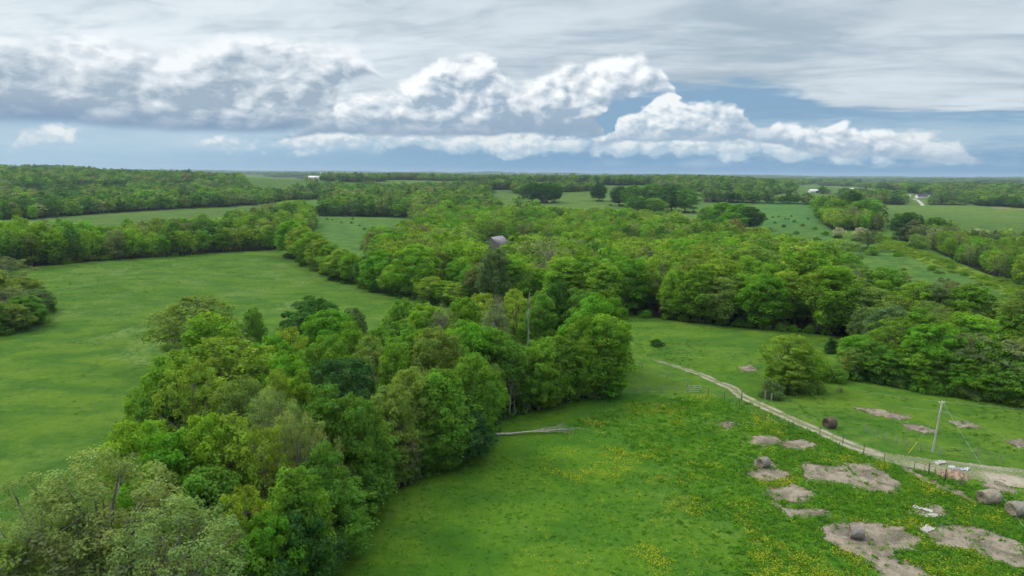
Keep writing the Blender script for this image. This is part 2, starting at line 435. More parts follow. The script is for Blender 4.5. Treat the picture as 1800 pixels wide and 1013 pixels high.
# ------------------------------------------------------------------ materials
def new_mat(name):
    m = bpy.data.materials.new(name); m.use_nodes = True
    n = m.node_tree; n.nodes.clear()
    o = n.nodes.new('ShaderNodeOutputMaterial')
    return m, n, o
def principled(n, o, col, rough=0.9, spec=0.2, bump=None, bstr=0.5, bdist=0.05):
    b = n.nodes.new('ShaderNodeBsdfPrincipled')
    setin(n, b.inputs['Base Color'], col); setin(n, b.inputs['Roughness'], rough)
    b.inputs['Specular IOR Level'].default_value = spec
    if bump is not None:
        bn = n.nodes.new('ShaderNodeBump'); bn.inputs['Strength'].default_value = bstr
        bn.inputs['Distance'].default_value = bdist
        n.links.new(bump.s, bn.inputs['Height']); n.links.new(bn.outputs[0], b.inputs['Normal'])
    n.links.new(b.outputs[0], o.inputs['Surface'])
    return b
def attr(n, name, kind='GEOMETRY'):
    a = n.nodes.new('ShaderNodeAttribute'); a.attribute_name = name; a.attribute_type = kind
    return a
def simple_mat(name, c1, c2, scale=3.0, rough=0.85, stretch=(1, 1, 1), bstr=0.4, bdist=0.02, spec=0.2, detail=5):
    m, n, o = new_mat(name)
    t = n.nodes.new('ShaderNodeTexCoord')
    v = vmath(n, 'MULTIPLY', S(n, t.outputs['Object']), stretch)
    a = noise(n, v, scale, detail, 0.6)
    principled(n, o, mixc(n, a.step(0.3, 0.7), c1, c2), rough, spec, a, bstr, bdist)
    return m

# foliage: colour from the object (or instancer), tinted leaf by leaf
def foliage_mat(name, kind):
    m, n, o = new_mat(name)
    if kind == 'OBJ':
        oi = n.nodes.new('ShaderNodeObjectInfo'); base = S(n, oi.outputs['Color'])
    else:
        base = S(n, attr(n, 'tcol', 'INSTANCER').outputs['Color'])
    t = S(n, attr(n, 'tint').outputs['Color'])
    tr, tg, tb = sep(n, t)
    c = mixc(n, 1.0, base, t, 'MULTIPLY')
    d = n.nodes.new('ShaderNodeBsdfDiffuse'); n.links.new(c.s, d.inputs[0])
    tl = n.nodes.new('ShaderNodeBsdfTranslucent')
    c2 = mixc(n, 1.0, c, (1.25, 1.2, 0.55), 'MULTIPLY'); n.links.new(c2.s, tl.inputs[0])
    mx = n.nodes.new('ShaderNodeMixShader'); mx.inputs[0].default_value = 0.50
    n.links.new(d.outputs[0], mx.inputs[1]); n.links.new(tl.outputs[0], mx.inputs[2])
    n.links.new(mx.outputs[0], o.inputs['Surface'])
    return m
FOL = foliage_mat('leaf', 'OBJ'); FOLI = foliage_mat('leaf_far', 'INST')
BARK = simple_mat('bark', (0.055, 0.047, 0.040), (0.145, 0.13, 0.115), 2.2, 0.95, (1, 1, 0.25), 0.6, 0.04)
SNAG = simple_mat('snag_wood', (0.15, 0.14, 0.12), (0.28, 0.26, 0.23), 3.0, 0.95, (1, 1, 0.3), 0.5, 0.02)
BARKL = simple_mat('pale_bark', (0.12, 0.11, 0.095), (0.26, 0.24, 0.21), 2.2, 0.95, (1, 1, 0.25), 0.6, 0.04)
DEADWOOD = simple_mat('dead_wood', (0.26, 0.24, 0.21), (0.46, 0.43, 0.39), 3.0, 0.9, (1, 1, 0.3), 0.5, 0.02)
POSTWOOD = simple_mat('post_wood', (0.17, 0.16, 0.135), (0.32, 0.30, 0.27), 6.0, 0.9, (1, 1, 0.2))
DARKPOST = simple_mat('dark_post', (0.06, 0.05, 0.04), (0.12, 0.10, 0.08), 6.0, 0.9)
WIRE = simple_mat('wire', (0.30, 0.31, 0.31), (0.42, 0.43, 0.43), 4.0, 0.5)
POLEWOOD = simple_mat('pole_wood', (0.33, 0.32, 0.29), (0.50, 0.48, 0.44), 5.0, 0.85, (1, 1, 0.12))

# ground
m, n, o = new_mat('ground'); GROUND = m
geo = n.nodes.new('ShaderNodeNewGeometry'); P = S(n, geo.outputs['Position'])
cv = S(n, attr(n, 'cov').outputs['Color'])
wd = S(n, attr(n, 'weed').outputs['Fac'])
rough_ = S(n, attr(n, 'scrub').outputs['Fac'])
nb = noise(n, P, 0.012, 4, 0.5)
nm = noise(n, vmath(n, 'MULTIPLY', P, (1.0, 1.5, 1.0)), 0.085, 5, 0.6, 0.6)
nf = noise(n, P, 0.9, 5, 0.65)
nff = noise(n, P, 4.5, 4, 0.7)
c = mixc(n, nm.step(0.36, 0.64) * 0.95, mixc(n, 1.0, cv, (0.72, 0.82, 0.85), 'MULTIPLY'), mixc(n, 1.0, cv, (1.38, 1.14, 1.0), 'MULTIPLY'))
c = mixc(n, nb.step(0.4, 0.65) * 0.5, c, mixc(n, 1.0, c, (0.78, 0.88, 1.1), 'MULTIPLY'))
c = mixc(n, nf.step(0.50, 0.70) * 0.75, c, mixc(n, 1.0, c, (1.35, 1.2, 0.9), 'MULTIPLY'))
c = mixc(n, nf.step(0.48, 0.30) * 0.8, c, mixc(n, 1.0, c, (0.62, 0.68, 0.8), 'MULTIPLY'))
c = mixc(n, nff.step(0.40, 0.68) * 0.5, mixc(n, 1.0, c, (0.8, 0.82, 0.85), 'MULTIPLY'), mixc(n, 1.0, c, (1.35, 1.25, 1.1), 'MULTIPLY'))
# seed heads: pale flecks in the old meadow
sd1 = noise(n, vmath(n, 'MULTIPLY', P, (1.0, 0.6, 1.0)), 0.07, 7, 0.68, 0.5)
pale = S(n, attr(n, 'pale').outputs['Fac'])
c = mixc(n, sd1.step(0.48, 0.66) * pale * nf.step(0.40, 0.62) * 0.8, c, (0.17, 0.22, 0.085))
# scrub pasture mottling
sb = vor(n, P, 0.16, 0.4) 
c = mixc(n, rough_ * sb.step(0.42, 0.20) * 0.7, c, (0.035, 0.075, 0.022))
# weeds and buttercups in the bale paddock
w1 = noise(n, P, 0.22, 5, 0.65, 0.4); w2 = vor(n, P, 2.6, None); w3 = noise(n, P, 1.4, 4, 0.6)
c = mixc(n, wd * w3.step(0.42, 0.60) * 0.6, c, (0.060, 0.170, 0.016))
c = mixc(n, wd * w1.step(0.46, 0.64) * w2.step(0.36, 0.16) * 0.6, c, (0.26, 0.26, 0.02))
bh = nf * 0.55 + nff * 0.3 + wd * w3 * 0.9
principled(n, o, c, 1.0, 0.05, bh, 0.8, 0.28)

# terrain grid: rings that widen with distance
def grid_terrain():
    rr = np.concatenate([np.array([0.0]), np.geomspace(6, 45, 30)[:-1], np.geomspace(45, 420, 330)[:-1], np.geomspace(420, 14000, 190)])
    aa = np.concatenate([np.linspace(-43, 43, 560), np.linspace(43, 317, 150)[1:-1]])
    na = len(aa)
    A, Rr = np.meshgrid(np.radians(aa), rr[1:])
    X = np.concatenate([[0.0], (Rr * np.sin(A)).ravel()]); Y = np.concatenate([[0.0], (Rr * np.cos(A)).ravel()])
    Z = H(X, Y)
    nr = len(rr) - 1
    i, j = np.meshgrid(np.arange(nr - 1), np.arange(na), indexing='ij')
    j2 = (j + 1) % na
    q = np.stack([1 + i * na + j, 1 + (i + 1) * na + j, 1 + (i + 1) * na + j2, 1 + i * na + j2], -1).reshape(-1, 4)
    q = q[:, ::-1]
    j = np.arange(na); fan = np.stack([np.zeros(na, int), 1 + (j + 1) % na, 1 + j, 1 + j], -1)
    return X, Y, Z, q, fan
X, Y, Z, quads, fan = grid_terrain()
far_r = np.hypot(X, Y)
ter = mesh_obj('terrain', np.stack([X, Y, Z], 1), quads, GROUND, smooth=True)
tag(ter, kind='structure')
# hub under the camera
hub_v = [(X[0], Y[0], Z[0])]
na_ = fan.shape[0]
hv = np.stack([X[:1 + na_], Y[:1 + na_], Z[:1 + na_]], 1)
hub = mesh_obj('ground', hv, [tuple(t[:3]) for t in fan], GROUND, smooth=True); tag(hub, kind='structure')

MEADOW = (0.070, 0.157, 0.018)
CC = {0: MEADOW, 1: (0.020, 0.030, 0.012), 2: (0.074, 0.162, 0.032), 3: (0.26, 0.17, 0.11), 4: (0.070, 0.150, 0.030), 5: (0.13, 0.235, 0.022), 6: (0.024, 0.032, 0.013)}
def ground_attrs(me, X, Y, Z):
    cvr = cover(X, Y, Z)
    px, py = project(X, Y, Z)
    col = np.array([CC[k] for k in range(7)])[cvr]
    px = np.nan_to_num(px, nan=-9e3); py = np.nan_to_num(py, nan=-9e3)
    # the bright paddock, the nearer meadow
    wob_ = vnoise(X, Y, 9, 5.7) * 40
    yard = inpoly(px + wob_, py + wob_ * 0.4, [(600, 1300), (560, 1013), (660, 860), (900, 720), (1090, 690), (1300, 700), (1600, 810), (1900, 850), (2400, 1300)])
    col = np.where((yard & (cvr == 0))[:, None], np.array([0.062, 0.153, 0.012]), col)
    E = inpoly(px, py, [(1325, 352), (1430, 356), (1442, 394), (1330, 396)])
    col = np.where(E[:, None], np.array([0.06, 0.17, 0.04]), col)
    leftm = inpoly(px, py, [(-900, 500), (60, 469), (510, 436), (780, 532), (560, 700), (300, 1300), (-900, 1300)]) & (cvr == 0)
    col = np.where(leftm[:, None], np.array([0.068, 0.150, 0.018]), col)
    f4 = cvr == 4
    t = vnoise(X, Y, 240, 6.6)[:, None] + 0.5
    col = np.where(f4[:, None], col * (0.8 + 0.5 * t) * np.array([1 + 0.0, 1, 1]) + t * np.array([0.02, 0.0, 0.0]), col)
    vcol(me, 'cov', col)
    weed = np.zeros(len(X))
    wob_ = vnoise(X, Y, 9, 3.7) * 150 + vnoise(X, Y, 3, 1.7) * 50
    W = inpoly(px + wob_, py + wob_ * 0.4, [(1090, 690), (1300, 690), (1420, 750), (1620, 830), (1900, 900), (2400, 1300), (1250, 1300), (1250, 1013), (1290, 930), (1200, 850), (1120, 790), (1080, 730)])
    W2 = inpoly(px, py, [(1250, 655), (1330, 655), (1400, 720), (1330, 715)])
    Wp = [(1090, 690), (1300, 690), (1420, 750), (1620, 830), (1900, 900), (2400, 1300), (1250, 1300), (1250, 1013), (1290, 930), (1200, 850), (1120, 790), (1080, 730)]
    Ws = sum(inpoly(px + wob_ + ox * 22, py + wob_ * 0.4 + oy * 10, Wp).astype(float) for ox in (-2, -1, 0, 1, 2) for oy in (-1, 0, 1)) / 15
    W = Ws > 0
    weed = np.where(W, Ws, np.where(W2, 0.5, 0.0))
    W3 = inpoly(px, py, [(1400, 1300), (1090, 690), (1000, 800), (1000, 1300)])
    weed = np.where(W3, np.maximum(weed * 0.85, 0.50), weed * 0.85)
    vfloat(me, 'weed', weed * (0.6 + vnoise(X, Y, 14, 2.5) * 0.9).clip(0.1, 1))
    vfloat(me, 'scrub', np.where((cvr == 2) | (cvr == 5), 1.0, 0.0))
    pl = inpoly(px, py, [(30, 480), (500, 448), (700, 520), (560, 560), (400, 560), (300, 640), (200, 640), (60, 560)])
    vfloat(me, 'pale', np.where(pl, 0.75, np.where(leftm, 0.22, np.where(cvr == 0, 0.18, 0.0))))
ground_attrs(ter.data, X, Y, Z); ground_attrs(hub.data, hv[:, 0], hv[:, 1], hv[:, 2])

# ------------------------------------------------------------------ sheets on the ground (track, litter patches)
def seg_dist(x, y, pts):
    """distance to a polyline and signed side offset, and fraction along it"""
    best = np.full(x.shape, 1e9); side = np.zeros(x.shape); along = np.zeros(x.shape)
    L = 0.0
    for (x0, y0), (x1, y1) in zip(pts[:-1], pts[1:]):
        vx, vy = x1 - x0, y1 - y0; l2 = vx * vx + vy * vy
        t = np.clip(((x - x0) * vx + (y - y0) * vy) / l2, 0, 1)
        qx, qy = x - (x0 + t * vx), y - (y0 + t * vy)
        d = np.hypot(qx, qy); s = np.sign(vx * qy - vy * qx)
        b = d < best
        best = np.where(b, d, best); side = np.where(b, s * d, side); along = np.where(b, L + t * math.sqrt(l2), along)
        L += math.sqrt(l2)
    return best, side, along, L
def poly_sdf(x, y, poly):
    d, _, _, _ = seg_dist(x, y, list(poly) + [poly[0]])
    return np.where(inpoly(x, y, poly), d, -d)
def sheet(name, sdf, box, res, mat, lift, extra=None, margin=0.7, dome=0.0):
    x0, y0, x1, y1 = box
    xs = np.arange(x0, x1, res); ys = np.arange(y0, y1, res)
    Xg, Yg = np.meshgrid(xs, ys); d = sdf(Xg, Yg)
    keep = d > -margin
    q = keep[:-1, :-1] & keep[1:, :-1] & keep[:-1, 1:] & keep[1:, 1:]
    idx = np.arange(Xg.size).reshape(Xg.shape)
    f = np.stack([idx[:-1, :-1][q], idx[:-1, 1:][q], idx[1:, 1:][q], idx[1:, :-1][q]], 1)
    used, inv_ = np.unique(f.ravel(), return_inverse=True); f = inv_.reshape(-1, 4)
    vx, vy, vd = Xg.ravel()[used], Yg.ravel()[used], d.ravel()[used]
    vz = H(vx, vy) + lift + dome * sst(vd, -0.3, 1.6) * (0.6 + vnoise(vx, vy, 0.9, 1.1) * 1.2)
    o_ = mesh_obj(name, np.stack([vx, vy, vz], 1), f, mat, smooth=True)
    vfloat(o_.data, 'edge', vd)
    if extra is not None: vfloat(o_.data, 'side', extra(vx, vy))
    return o_
def ragged(n, o, bs, mask):
    tr = n.nodes.new('ShaderNodeBsdfTransparent'); mx = n.nodes.new('ShaderNodeMixShader')
    n.links.new(mask.s, mx.inputs[0]); n.links.new(tr.outputs[0], mx.inputs[1]); n.links.new(bs, mx.inputs[2])
    n.links.new(mx.outputs[0], o.inputs['Surface'])

# straw litter
m, n, o = new_mat('straw_litter'); LITTER = m
P = S(n, n.nodes.new('ShaderNodeNewGeometry').outputs['Position'])
e = S(n, attr(n, 'edge').outputs['Fac'])
a1 = noise(n, P, 0.8, 5, 0.65, 0.5); a2 = noise(n, P, 6.0, 4, 0.7); a3 = noise(n, vmath(n, 'MULTIPLY', P, (3.0, 0.8, 1)), 5.0, 3, 0.7)
a4 = noise(n, P, 0.33, 4, 0.6, 0.6)
c = mixc(n, a4.step(0.35, 0.62), (0.135, 0.118, 0.09), (0.29, 0.245, 0.185))
c = mixc(n, a1.step(0.54, 0.70) * 0.6, c, (0.40, 0.34, 0.28))
c = mixc(n, a2.step(0.50, 0.74) * 0.7, c, (0.45, 0.41, 0.34))
c = mixc(n, a3.step(0.48, 0.30) * 0.6, c, (0.10, 0.082, 0.062))
c = mixc(n, a1.step(0.50, 0.36) * a2.step(0.46, 0.6) * 0.6, c, (0.07, 0.13, 0.03))
b = principled(n, o, c, 1.0, 0.05, a2 + a3 * 0.7, 0.9, 0.12)
ragged(n, o, b.outputs[0], (e + (a1 - 0.5) * 3.6 + (a2 - 0.5) * 2.2).step(-0.2, 0.22))
# track
m, n, o = new_mat('gravel_track'); TRACK = m
P = S(n, n.nodes.new('ShaderNodeNewGeometry').outputs['Position'])
e = S(n, attr(n, 'edge').outputs['Fac']); sdv = S(n, attr(n, 'side').outputs['Fac']).abs()
a1 = noise(n, P, 0.45, 5, 0.65, 0.4); a2 = noise(n, P, 5.0, 4, 0.7)
rut = (sdv + (a1 - 0.5) * 0.5 - 0.78).abs().step(0.55, 0.18) * a1.step(0.28, 0.5)
c = mixc(n, rut, mixc(n, a2.step(0.45, 0.6) * 0.8, (0.085, 0.14, 0.035), (0.24, 0.21, 0.14)), mixc(n, a1.step(0.35, 0.62), (0.19, 0.175, 0.12), (0.31, 0.285, 0.21)))
wide = sdv.step(1.6, 2.6)
c = mixc(n, wide, c, mixc(n, a1.step(0.38, 0.62), mixc(n, a2.step(0.4, 0.6), (0.26, 0.20, 0.15), (0.36, 0.30, 0.23)), (0.36, 0.33, 0.27)))
c = mixc(n, (a2.step(0.55, 0.75)) * 0.4, c, (0.62, 0.60, 0.52))
b = principled(n, o, c, 1.0, 0.1, a2 + a1, 0.6, 0.06)
ragged(n, o, b.outputs[0], (e + (a1 - 0.5) * 1.6 + (a2 - 0.5) * 0.9).step(-0.05, 0.18))

TRK = [(1096, 618), (1135, 629), (1180, 642), (1225, 656), (1262, 672), (1290, 684), (1304, 697), (1345, 716), (1400, 741), (1450, 763), (1500, 785), (1560, 805), (1620, 816), (1700, 828), (1800, 842), (1950, 866), (2200, 905)]
TW = [hit(*p) for p in TRK]
tw_d, _, tw_a, TL = seg_dist(np.array([p[0] for p in TW]), np.array([p[1] for p in TW]), TW)
WID = [-0.2, 0.25, 0.6, 0.85, 1.05, 1.15, 1.2, 1.2, 1.2, 1.25, 1.4, 1.7, 2.3, 3.0, 3.6, 4.0, 4.2]
def trk_sdf(x, y):
    d, s, a, L = seg_dist(x, y, TW)
    return np.interp(a, tw_a, WID) - d
def trk_side(x, y):
    d, s_, a, L = seg_dist(x, y, TW)
    k = sst(a, tw_a[10], tw_a[12])
    return np.abs(s_) * (1 - k) + k * (2.1 + 0.9 * vnoise(x, y, 4.0, 5.0) - 0.5 * np.exp(-((s_ - 1.2) / 0.8) ** 2))
xs_ = [p[0] for p in TW]; ys_ = [p[1] for p in TW]
trk = sheet('track', trk_sdf, (min(xs_) - 6, min(ys_) - 7, max(xs_) + 2, max(ys_) + 6), 0.3, TRACK, 0.035, extra=trk_side)
tag(trk, 'pale two-rut farm track widening to a gravel yard', kind='structure')

def ell(cx, cy, rx, ry, k=14, jit=0.10):
    return [(cx + rx * math.cos(t) * (1 + random.uniform(-jit, jit)), cy + ry * math.sin(t) * (1 + random.uniform(-jit, jit))) for t in [2 * math.pi * i / k for i in range(k)]]
PATCHES = [
 ('two joined litter patches, the left one paler, beside the track', ell(1347, 775, 27, 8.5)),
 ('grey litter patch close behind the pale one beside the track', ell(1404, 782, 33, 8.5)),
 ('litter patch round the small bale', ell(1342, 816, 19, 8)),
 ('litter patch in front of the small bale', ell(1351, 835, 36, 10.5)),
 ('largest long litter patch of the bale paddock', [(1408, 820), (1432, 815), (1462, 822), (1500, 815), (1530, 818), (1552, 830), (1584, 850), (1589, 861), (1562, 867), (1520, 861), (1480, 851), (1440, 848), (1411, 840)]),
 ('oval pale litter patch below the small bale', ell(1388, 868, 42, 14.5)),
 ('thin grey litter streak in the buttercups', [(1364, 888), (1392, 896), (1420, 894), (1452, 899), (1440, 908), (1402, 911), (1380, 904)]),
 ('broad litter patch under the upright lying bale', [(1442, 926), (1482, 918), (1540, 921), (1590, 930), (1622, 952), (1602, 968), (1576, 967), (1568, 980), (1612, 998), (1645, 1020), (1560, 1020), (1520, 983), (1480, 966), (1450, 946)]),
 ('small white-flecked litter patch', [(1604, 897), (1640, 889), (1668, 899), (1652, 911), (1616, 908)]),
 ('long litter patch running out of the paddock corner', [(1619, 930), (1650, 924), (1700, 924), (1742, 936), (1800, 958), (1850, 990), (1800, 1003), (1745, 985), (1700, 966), (1642, 956)]),
 ('bare pinkish ground between the track and the bales', [(1730, 848), (1756, 846), (1784, 864), (1768, 870), (1738, 864)]),
 ('thin litter streak beyond the brown bale', [(1510, 719), (1540, 721), (1592, 733), (1580, 736), (1530, 727)]),
 ('litter streak near the utility pole', [(1590, 747), (1620, 750), (1647, 759), (1625, 760), (1600, 755)]),
 ('litter streak behind the utility pole', [(1674, 742), (1700, 743), (1718, 750), (1690, 751)]),
 ('litter patch at the meadow end', [(1772, 777), (1800, 774), (1830, 782), (1790, 786)]),
 ('faint bare spot among the weeds', [(1264, 748), (1284, 740), (1294, 744), (1276, 752)]),
 ('faint pinkish spot on the track meadow', [(1302, 646), (1318, 643), (1326, 650), (1312, 654)]),
 ('thin worn strip along the paddock edge', [(1590, 822), (1620, 838), (1670, 860), (1716, 880), (1706, 882), (1660, 864), (1610, 840), (1584, 824)]),
]
for lab, poly in PATCHES:
    W = [hit(*p) for p in poly]
    bx = [p[0] for p in W]; by = [p[1] for p in W]
    thin = ('streak' in lab or 'faint' in lab or 'strip' in lab)
    bias = 0.35 if thin else 0.15
    o_ = sheet('litter_patch', lambda x, y, W=W, bias=bias: poly_sdf(x, y, W) + bias, (min(bx) - 1.2, min(by) - 1.2, max(bx) + 1.2, max(by) + 1.2), 0.22, LITTER, 0.03 + 0.006 * (PATCHES.index((lab, poly)) % 5), margin=1.2, dome=0.0 if thin else 0.07)
    tag(o_, lab, kind='structure')

# ------------------------------------------------------------------ tree meshes
class MB:
    def __init__(self): self.v, self.f, self.m, self.t = [], [], [], []; self.n = 0
    def add(self, v, f, m=0, t=None):
        v = np.asarray(v, np.float32); f = np.asarray(f, np.int32) + self.n
        if f.shape[1] == 3: f = np.concatenate([f, f[:, -1:]], 1)
        self.v.append(v); self.f.append(f); self.m.append(np.full(len(f), m, np.int32))
        self.t.append(np.ones((len(v), 3), np.float32) if t is None else np.asarray(t, np.float32)); self.n += len(v)
    def mesh(self, name, mats):
        me = bpy.data.meshes.new(name)
        v = np.concatenate(self.v); f = np.concatenate(self.f); mi = np.concatenate(self.m); t = np.concatenate(self.t)
        tri = f[:, 2] == f[:, 3]
        cnt = np.where(tri, 3, 4); st = np.concatenate([[0], np.cumsum(cnt)[:-1]])
        flat = f.ravel()[np.repeat(~tri, 4) | np.tile([True, True, True, False], len(f))] if tri.any() else f.ravel()
        me.vertices.add(len(v)); me.vertices.foreach_set('co', v.ravel())
        me.loops.add(len(flat)); me.loops.foreach_set('vertex_index', flat.astype(np.int32))
        me.polygons.add(len(f)); me.polygons.foreach_set('loop_start', st.astype(np.int32))
        me.polygons.foreach_set('material_index', mi)
        me.update(calc_edges=True)
        vcol(me, 'tint', t)
        for m_ in mats: me.materials.append(m_)
        return me

def tube(mb, pts, rad, sides=6, mat=0):
    pts = np.asarray(pts, float); n_ = len(pts)
    tan = np.gradient(pts, axis=0); tan /= np.linalg.norm(tan, axis=1)[:, None] + 1e-9
    ref = np.array([0.31, 0.93, 0.2])
    u = np.cross(tan, ref); u /= np.linalg.norm(u, axis=1)[:, None] + 1e-9; w = np.cross(tan, u)
    an = np.linspace(0, 2 * np.pi, sides, endpoint=False)
    rad = np.asarray(rad, float)
    v = pts[:, None] + rad[:, None, None] * (np.cos(an)[None, :, None] * u[:, None] + np.sin(an)[None, :, None] * w[:, None])
    i, j = np.meshgrid(np.arange(n_ - 1), np.arange(sides), indexing='ij'); j2 = (j + 1) % sides
    f = np.stack([i * sides + j, i * sides + j2, (i + 1) * sides + j2, (i + 1) * sides + j], -1).reshape(-1, 4)
    mb.add(v.reshape(-1, 3), f, mat)
    cap = [[(n_ - 1) * sides + 0, (n_ - 1) * sides + k, (n_ - 1) * sides + k + 1] for k in range(1, sides - 1)]
    mb.n -= n_ * sides; mb.add(np.zeros((0, 3)), np.array(cap), mat, np.zeros((0, 3))); mb.n += n_ * sides
    mb.n = sum(len(a) for a in mb.v)

def shape_fn(form, t):
    if form == 'round': return np.sin(np.pi * np.clip(t * 0.86 + 0.12, 0, 1)) ** 0.55
    if form == 'oval': return np.sin(np.pi * np.clip(t * 0.82 + 0.14, 0, 1)) ** 0.75 * 0.9
    if form == 'spread': return np.clip(0.62 + 0.8 * t, 0, 1) * np.sqrt(np.clip(1 - ((t - 0.40) / 0.64).clip(0, 1) ** 2.0, 0, 1))
    if form == 'tall': return (np.sin(np.pi * np.clip(t * 0.85 + 0.10, 0, 1)) ** 0.6) * (0.92 + 0.08 * np.sin(t * 9))
    if form == 'cone': return (1 - t) ** 0.8 * 0.95 + 0.04
    if form == 'bush': return np.sqrt(np.clip(1 - (t * 0.98) ** 2.2, 0, 1))
    return np.ones_like(t)

def skeleton_points(g, form, Hh, Rr, cb, nc, mind):
    """clump centres spread over a lobed crown envelope"""
    ph = g.uniform(0, 6.28, 6); am = g.uniform(0.05, 0.20, 6)
    pts = []
    tries = 0
    while len(pts) < nc and tries < nc * 60:
        tries += 1
        t = g.random() ** 0.85; a = g.uniform(0, 2 * np.pi)
        lob = 1 + sum(am[k] * math.sin((k + 1) * a + ph[k] + 3.0 * t * (k % 3)) for k in range(4))
        rr = Rr * float(shape_fn(form, np.array(t))) * lob * (0.45 + 0.55 * g.random() ** 0.45)
        if g.random() < 0.15: rr *= g.random()
        p = np.array([rr * math.cos(a), rr * math.sin(a), cb + (Hh - cb) * t * 0.95])
        if all(np.sum((p - q) ** 2 * np.array([1, 1, 1.4])) > mind ** 2 for q in pts): pts.append(p)
        if tries % (nc * 12) == 0: mind *= 0.85
    return np.array(pts)

def leaves(mb, g, cen, rad, per, size, flat=0.68, up=0.35, tintv=0.22, light=None, mat=0, axis_r=None):
    """leaf sprays set on the outer, upper side of each clump"""
    nC = len(cen)
    out = cen.copy(); out[:, 2] = 0; out /= np.linalg.norm(out, axis=1)[:, None] + 0.3
    N = nC * per
    c = np.repeat(cen, per, 0); od = np.repeat(out, per, 0); r_ = np.repeat(rad, per)
    d = g.normal(size=(N, 3)); d /= np.linalg.norm(d, axis=1)[:, None]
    d = d + od * 0.35 + np.array([0, 0, 0.32]); d /= np.linalg.norm(d, axis=1)[:, None]
    # lumps on the clump itself
    wob = 1 + 0.22 * np.sin(d[:, 0] * 5 + c[:, 1] * 3) * np.cos(d[:, 1] * 5 + c[:, 0] * 3)
    rr = r_ * (1 - 0.5 * g.random(N) ** 2.2) * wob * np.where(g.random(N) < 0.10, g.uniform(1.0, 1.4, N), 1.0)
    p = c + d * rr[:, None] * np.array([1, 1, flat])
    nrm = d * 0.8 + np.array([0, 0, up * 1.6]) + g.normal(size=(N, 3)) * 0.38
    nrm /= np.linalg.norm(nrm, axis=1)[:, None]
    a = np.cross(nrm, g.normal(size=(N, 3))); a /= np.linalg.norm(a, axis=1)[:, None]
    b = np.cross(nrm, a)
    s = size * g.uniform(0.6, 1.35, N)
    a = a * (s * 0.5)[:, None]; b = b * (s * 0.36)[:, None]; bend = nrm * (s * 0.10)[:, None]
    v = np.stack([p - a - bend, p - b * 1.0 + bend, p + a - bend, p + b + bend], 1).reshape(-1, 3)
    f = np.arange(4 * N).reshape(N, 4)
    ct = 1 + g.uniform(-tintv, tintv, nC)
    hue = g.uniform(-0.055, 0.045, nC)
    tt = np.repeat(ct, per) * g.uniform(0.80, 1.22, N); hh = np.repeat(hue, per) + g.uniform(-0.06, 0.06, N)
    t = np.stack([tt * (1 + hh * 1.6), tt, tt * (1 - hh * 1.2)], 1)
    mb.add(v, f, mat, np.repeat(t, 4, 0))

def build_tree(seed, form, Hh=15.0, Rr=4.8, cb=1.7, nc=95, per=130, size=0.36, cr=1.35, limbs=12, sides=6, trunk_r=0.26, flat=0.68, gap=0.0, lean=0.0, twigs=0, skirt=0):
    g = np.random.default_rng(seed)
    cen = skeleton_points(g, form, Hh - cr * 0.55, max(Rr - cr * 0.6, 0.3), cb + cr * 0.4, nc, cr * 0.95)
    if gap: cen = cen[g.random(len(cen)) > gap]
    cen[:, 0] += lean * cen[:, 2]
    rad = cr * g.uniform(0.65, 1.25, len(cen)) * (1 - 0.30 * (cen[:, 2] / Hh) ** 2)
    crown = MB()
    leaves(crown, g, cen, rad, per, size, flat)
    trunk = MB()
    if limbs:
        hh = np.linspace(0, Hh * 0.82, 9)
        wob = np.cumsum(g.normal(0, 0.10, (9, 2)), 0); wob[0] = 0
        tp = np.column_stack([wob[:, 0] + lean * hh, wob[:, 1], hh]); tp[0, 2] = -0.6
        tube(trunk, tp, trunk_r * (1 - 0.80 * (hh / hh[-1])) * np.where(hh < 0.5, 1.35, 1), sides)
        pick = g.permutation(len(cen))[:limbs]
        for k in pick:
            e_ = cen[k]; z0 = max(cb * 0.7, e_[2] * g.uniform(0.45, 0.75)); z0 = min(z0, Hh * 0.72)
            s0 = np.array([np.interp(z0, hh, tp[:, 0]), np.interp(z0, hh, tp[:, 1]), z0])
            mid = s0 * 0.5 + e_ * 0.5 + np.array([0, 0, 0.10 * (e_[2] - z0)]) + g.normal(0, 0.15, 3)
            end = e_ + (e_ - s0) * 0.06
            r0 = trunk_r * 0.42
            tube(trunk, [s0, s0 * 0.6 + mid * 0.4 + g.normal(0, .08, 3), mid, mid * 0.4 + end * 0.6, end], [r0, r0 * .8, r0 * .6, r0 * .4, r0 * .14], max(3, sides - 2))
            for _ in range(twigs):
                q = mid * 0.5 + end * 0.5; t_ = q + g.normal(0, 1, 3) * cr * 0.8 + np.array([0, 0, 0.4])
                tube(trunk, [q, q * 0.5 + t_ * 0.5 + g.normal(0, .1, 3), t_], [r0 * .3, r0 * .2, r0 * .06], 3)
    return crown, trunk

# near prototypes, each a pair of meshes (crown, trunk)
NEAR = {}
def near(key, *a, **k):
    c, t = build_tree(*a, **k)
    NEAR[key] = (c.mesh('crown', [FOL]), t.mesh('trunk', [BARKL if key[:4] in ('airy', 'locu', 'spar', 'thin') else BARK]) if t.n else None)
near('round1', 1, 'round', per=165, size=0.34)
near('round2', 2, 'round', Rr=5.4, per=165, size=0.34, nc=105)
near('oval1', 3, 'oval', Rr=4.4, per=165, size=0.34)
near('oval2', 4, 'oval', Rr=4.6, nc=90, per=165, size=0.34, cb=1.2)
near('tall1', 5, 'tall', Rr=3.8, nc=84, cb=1.8, size=0.33, per=160)
near('spread1', 6, 'spread', Rr=5.6, nc=95, cb=4.2, cr=1.3, per=150)
near('airy1', 7, 'spread', Rr=5.2, nc=120, per=95, size=0.27, cr=1.0, cb=4.0, limbs=34, twigs=2, flat=0.8, gap=0.12)
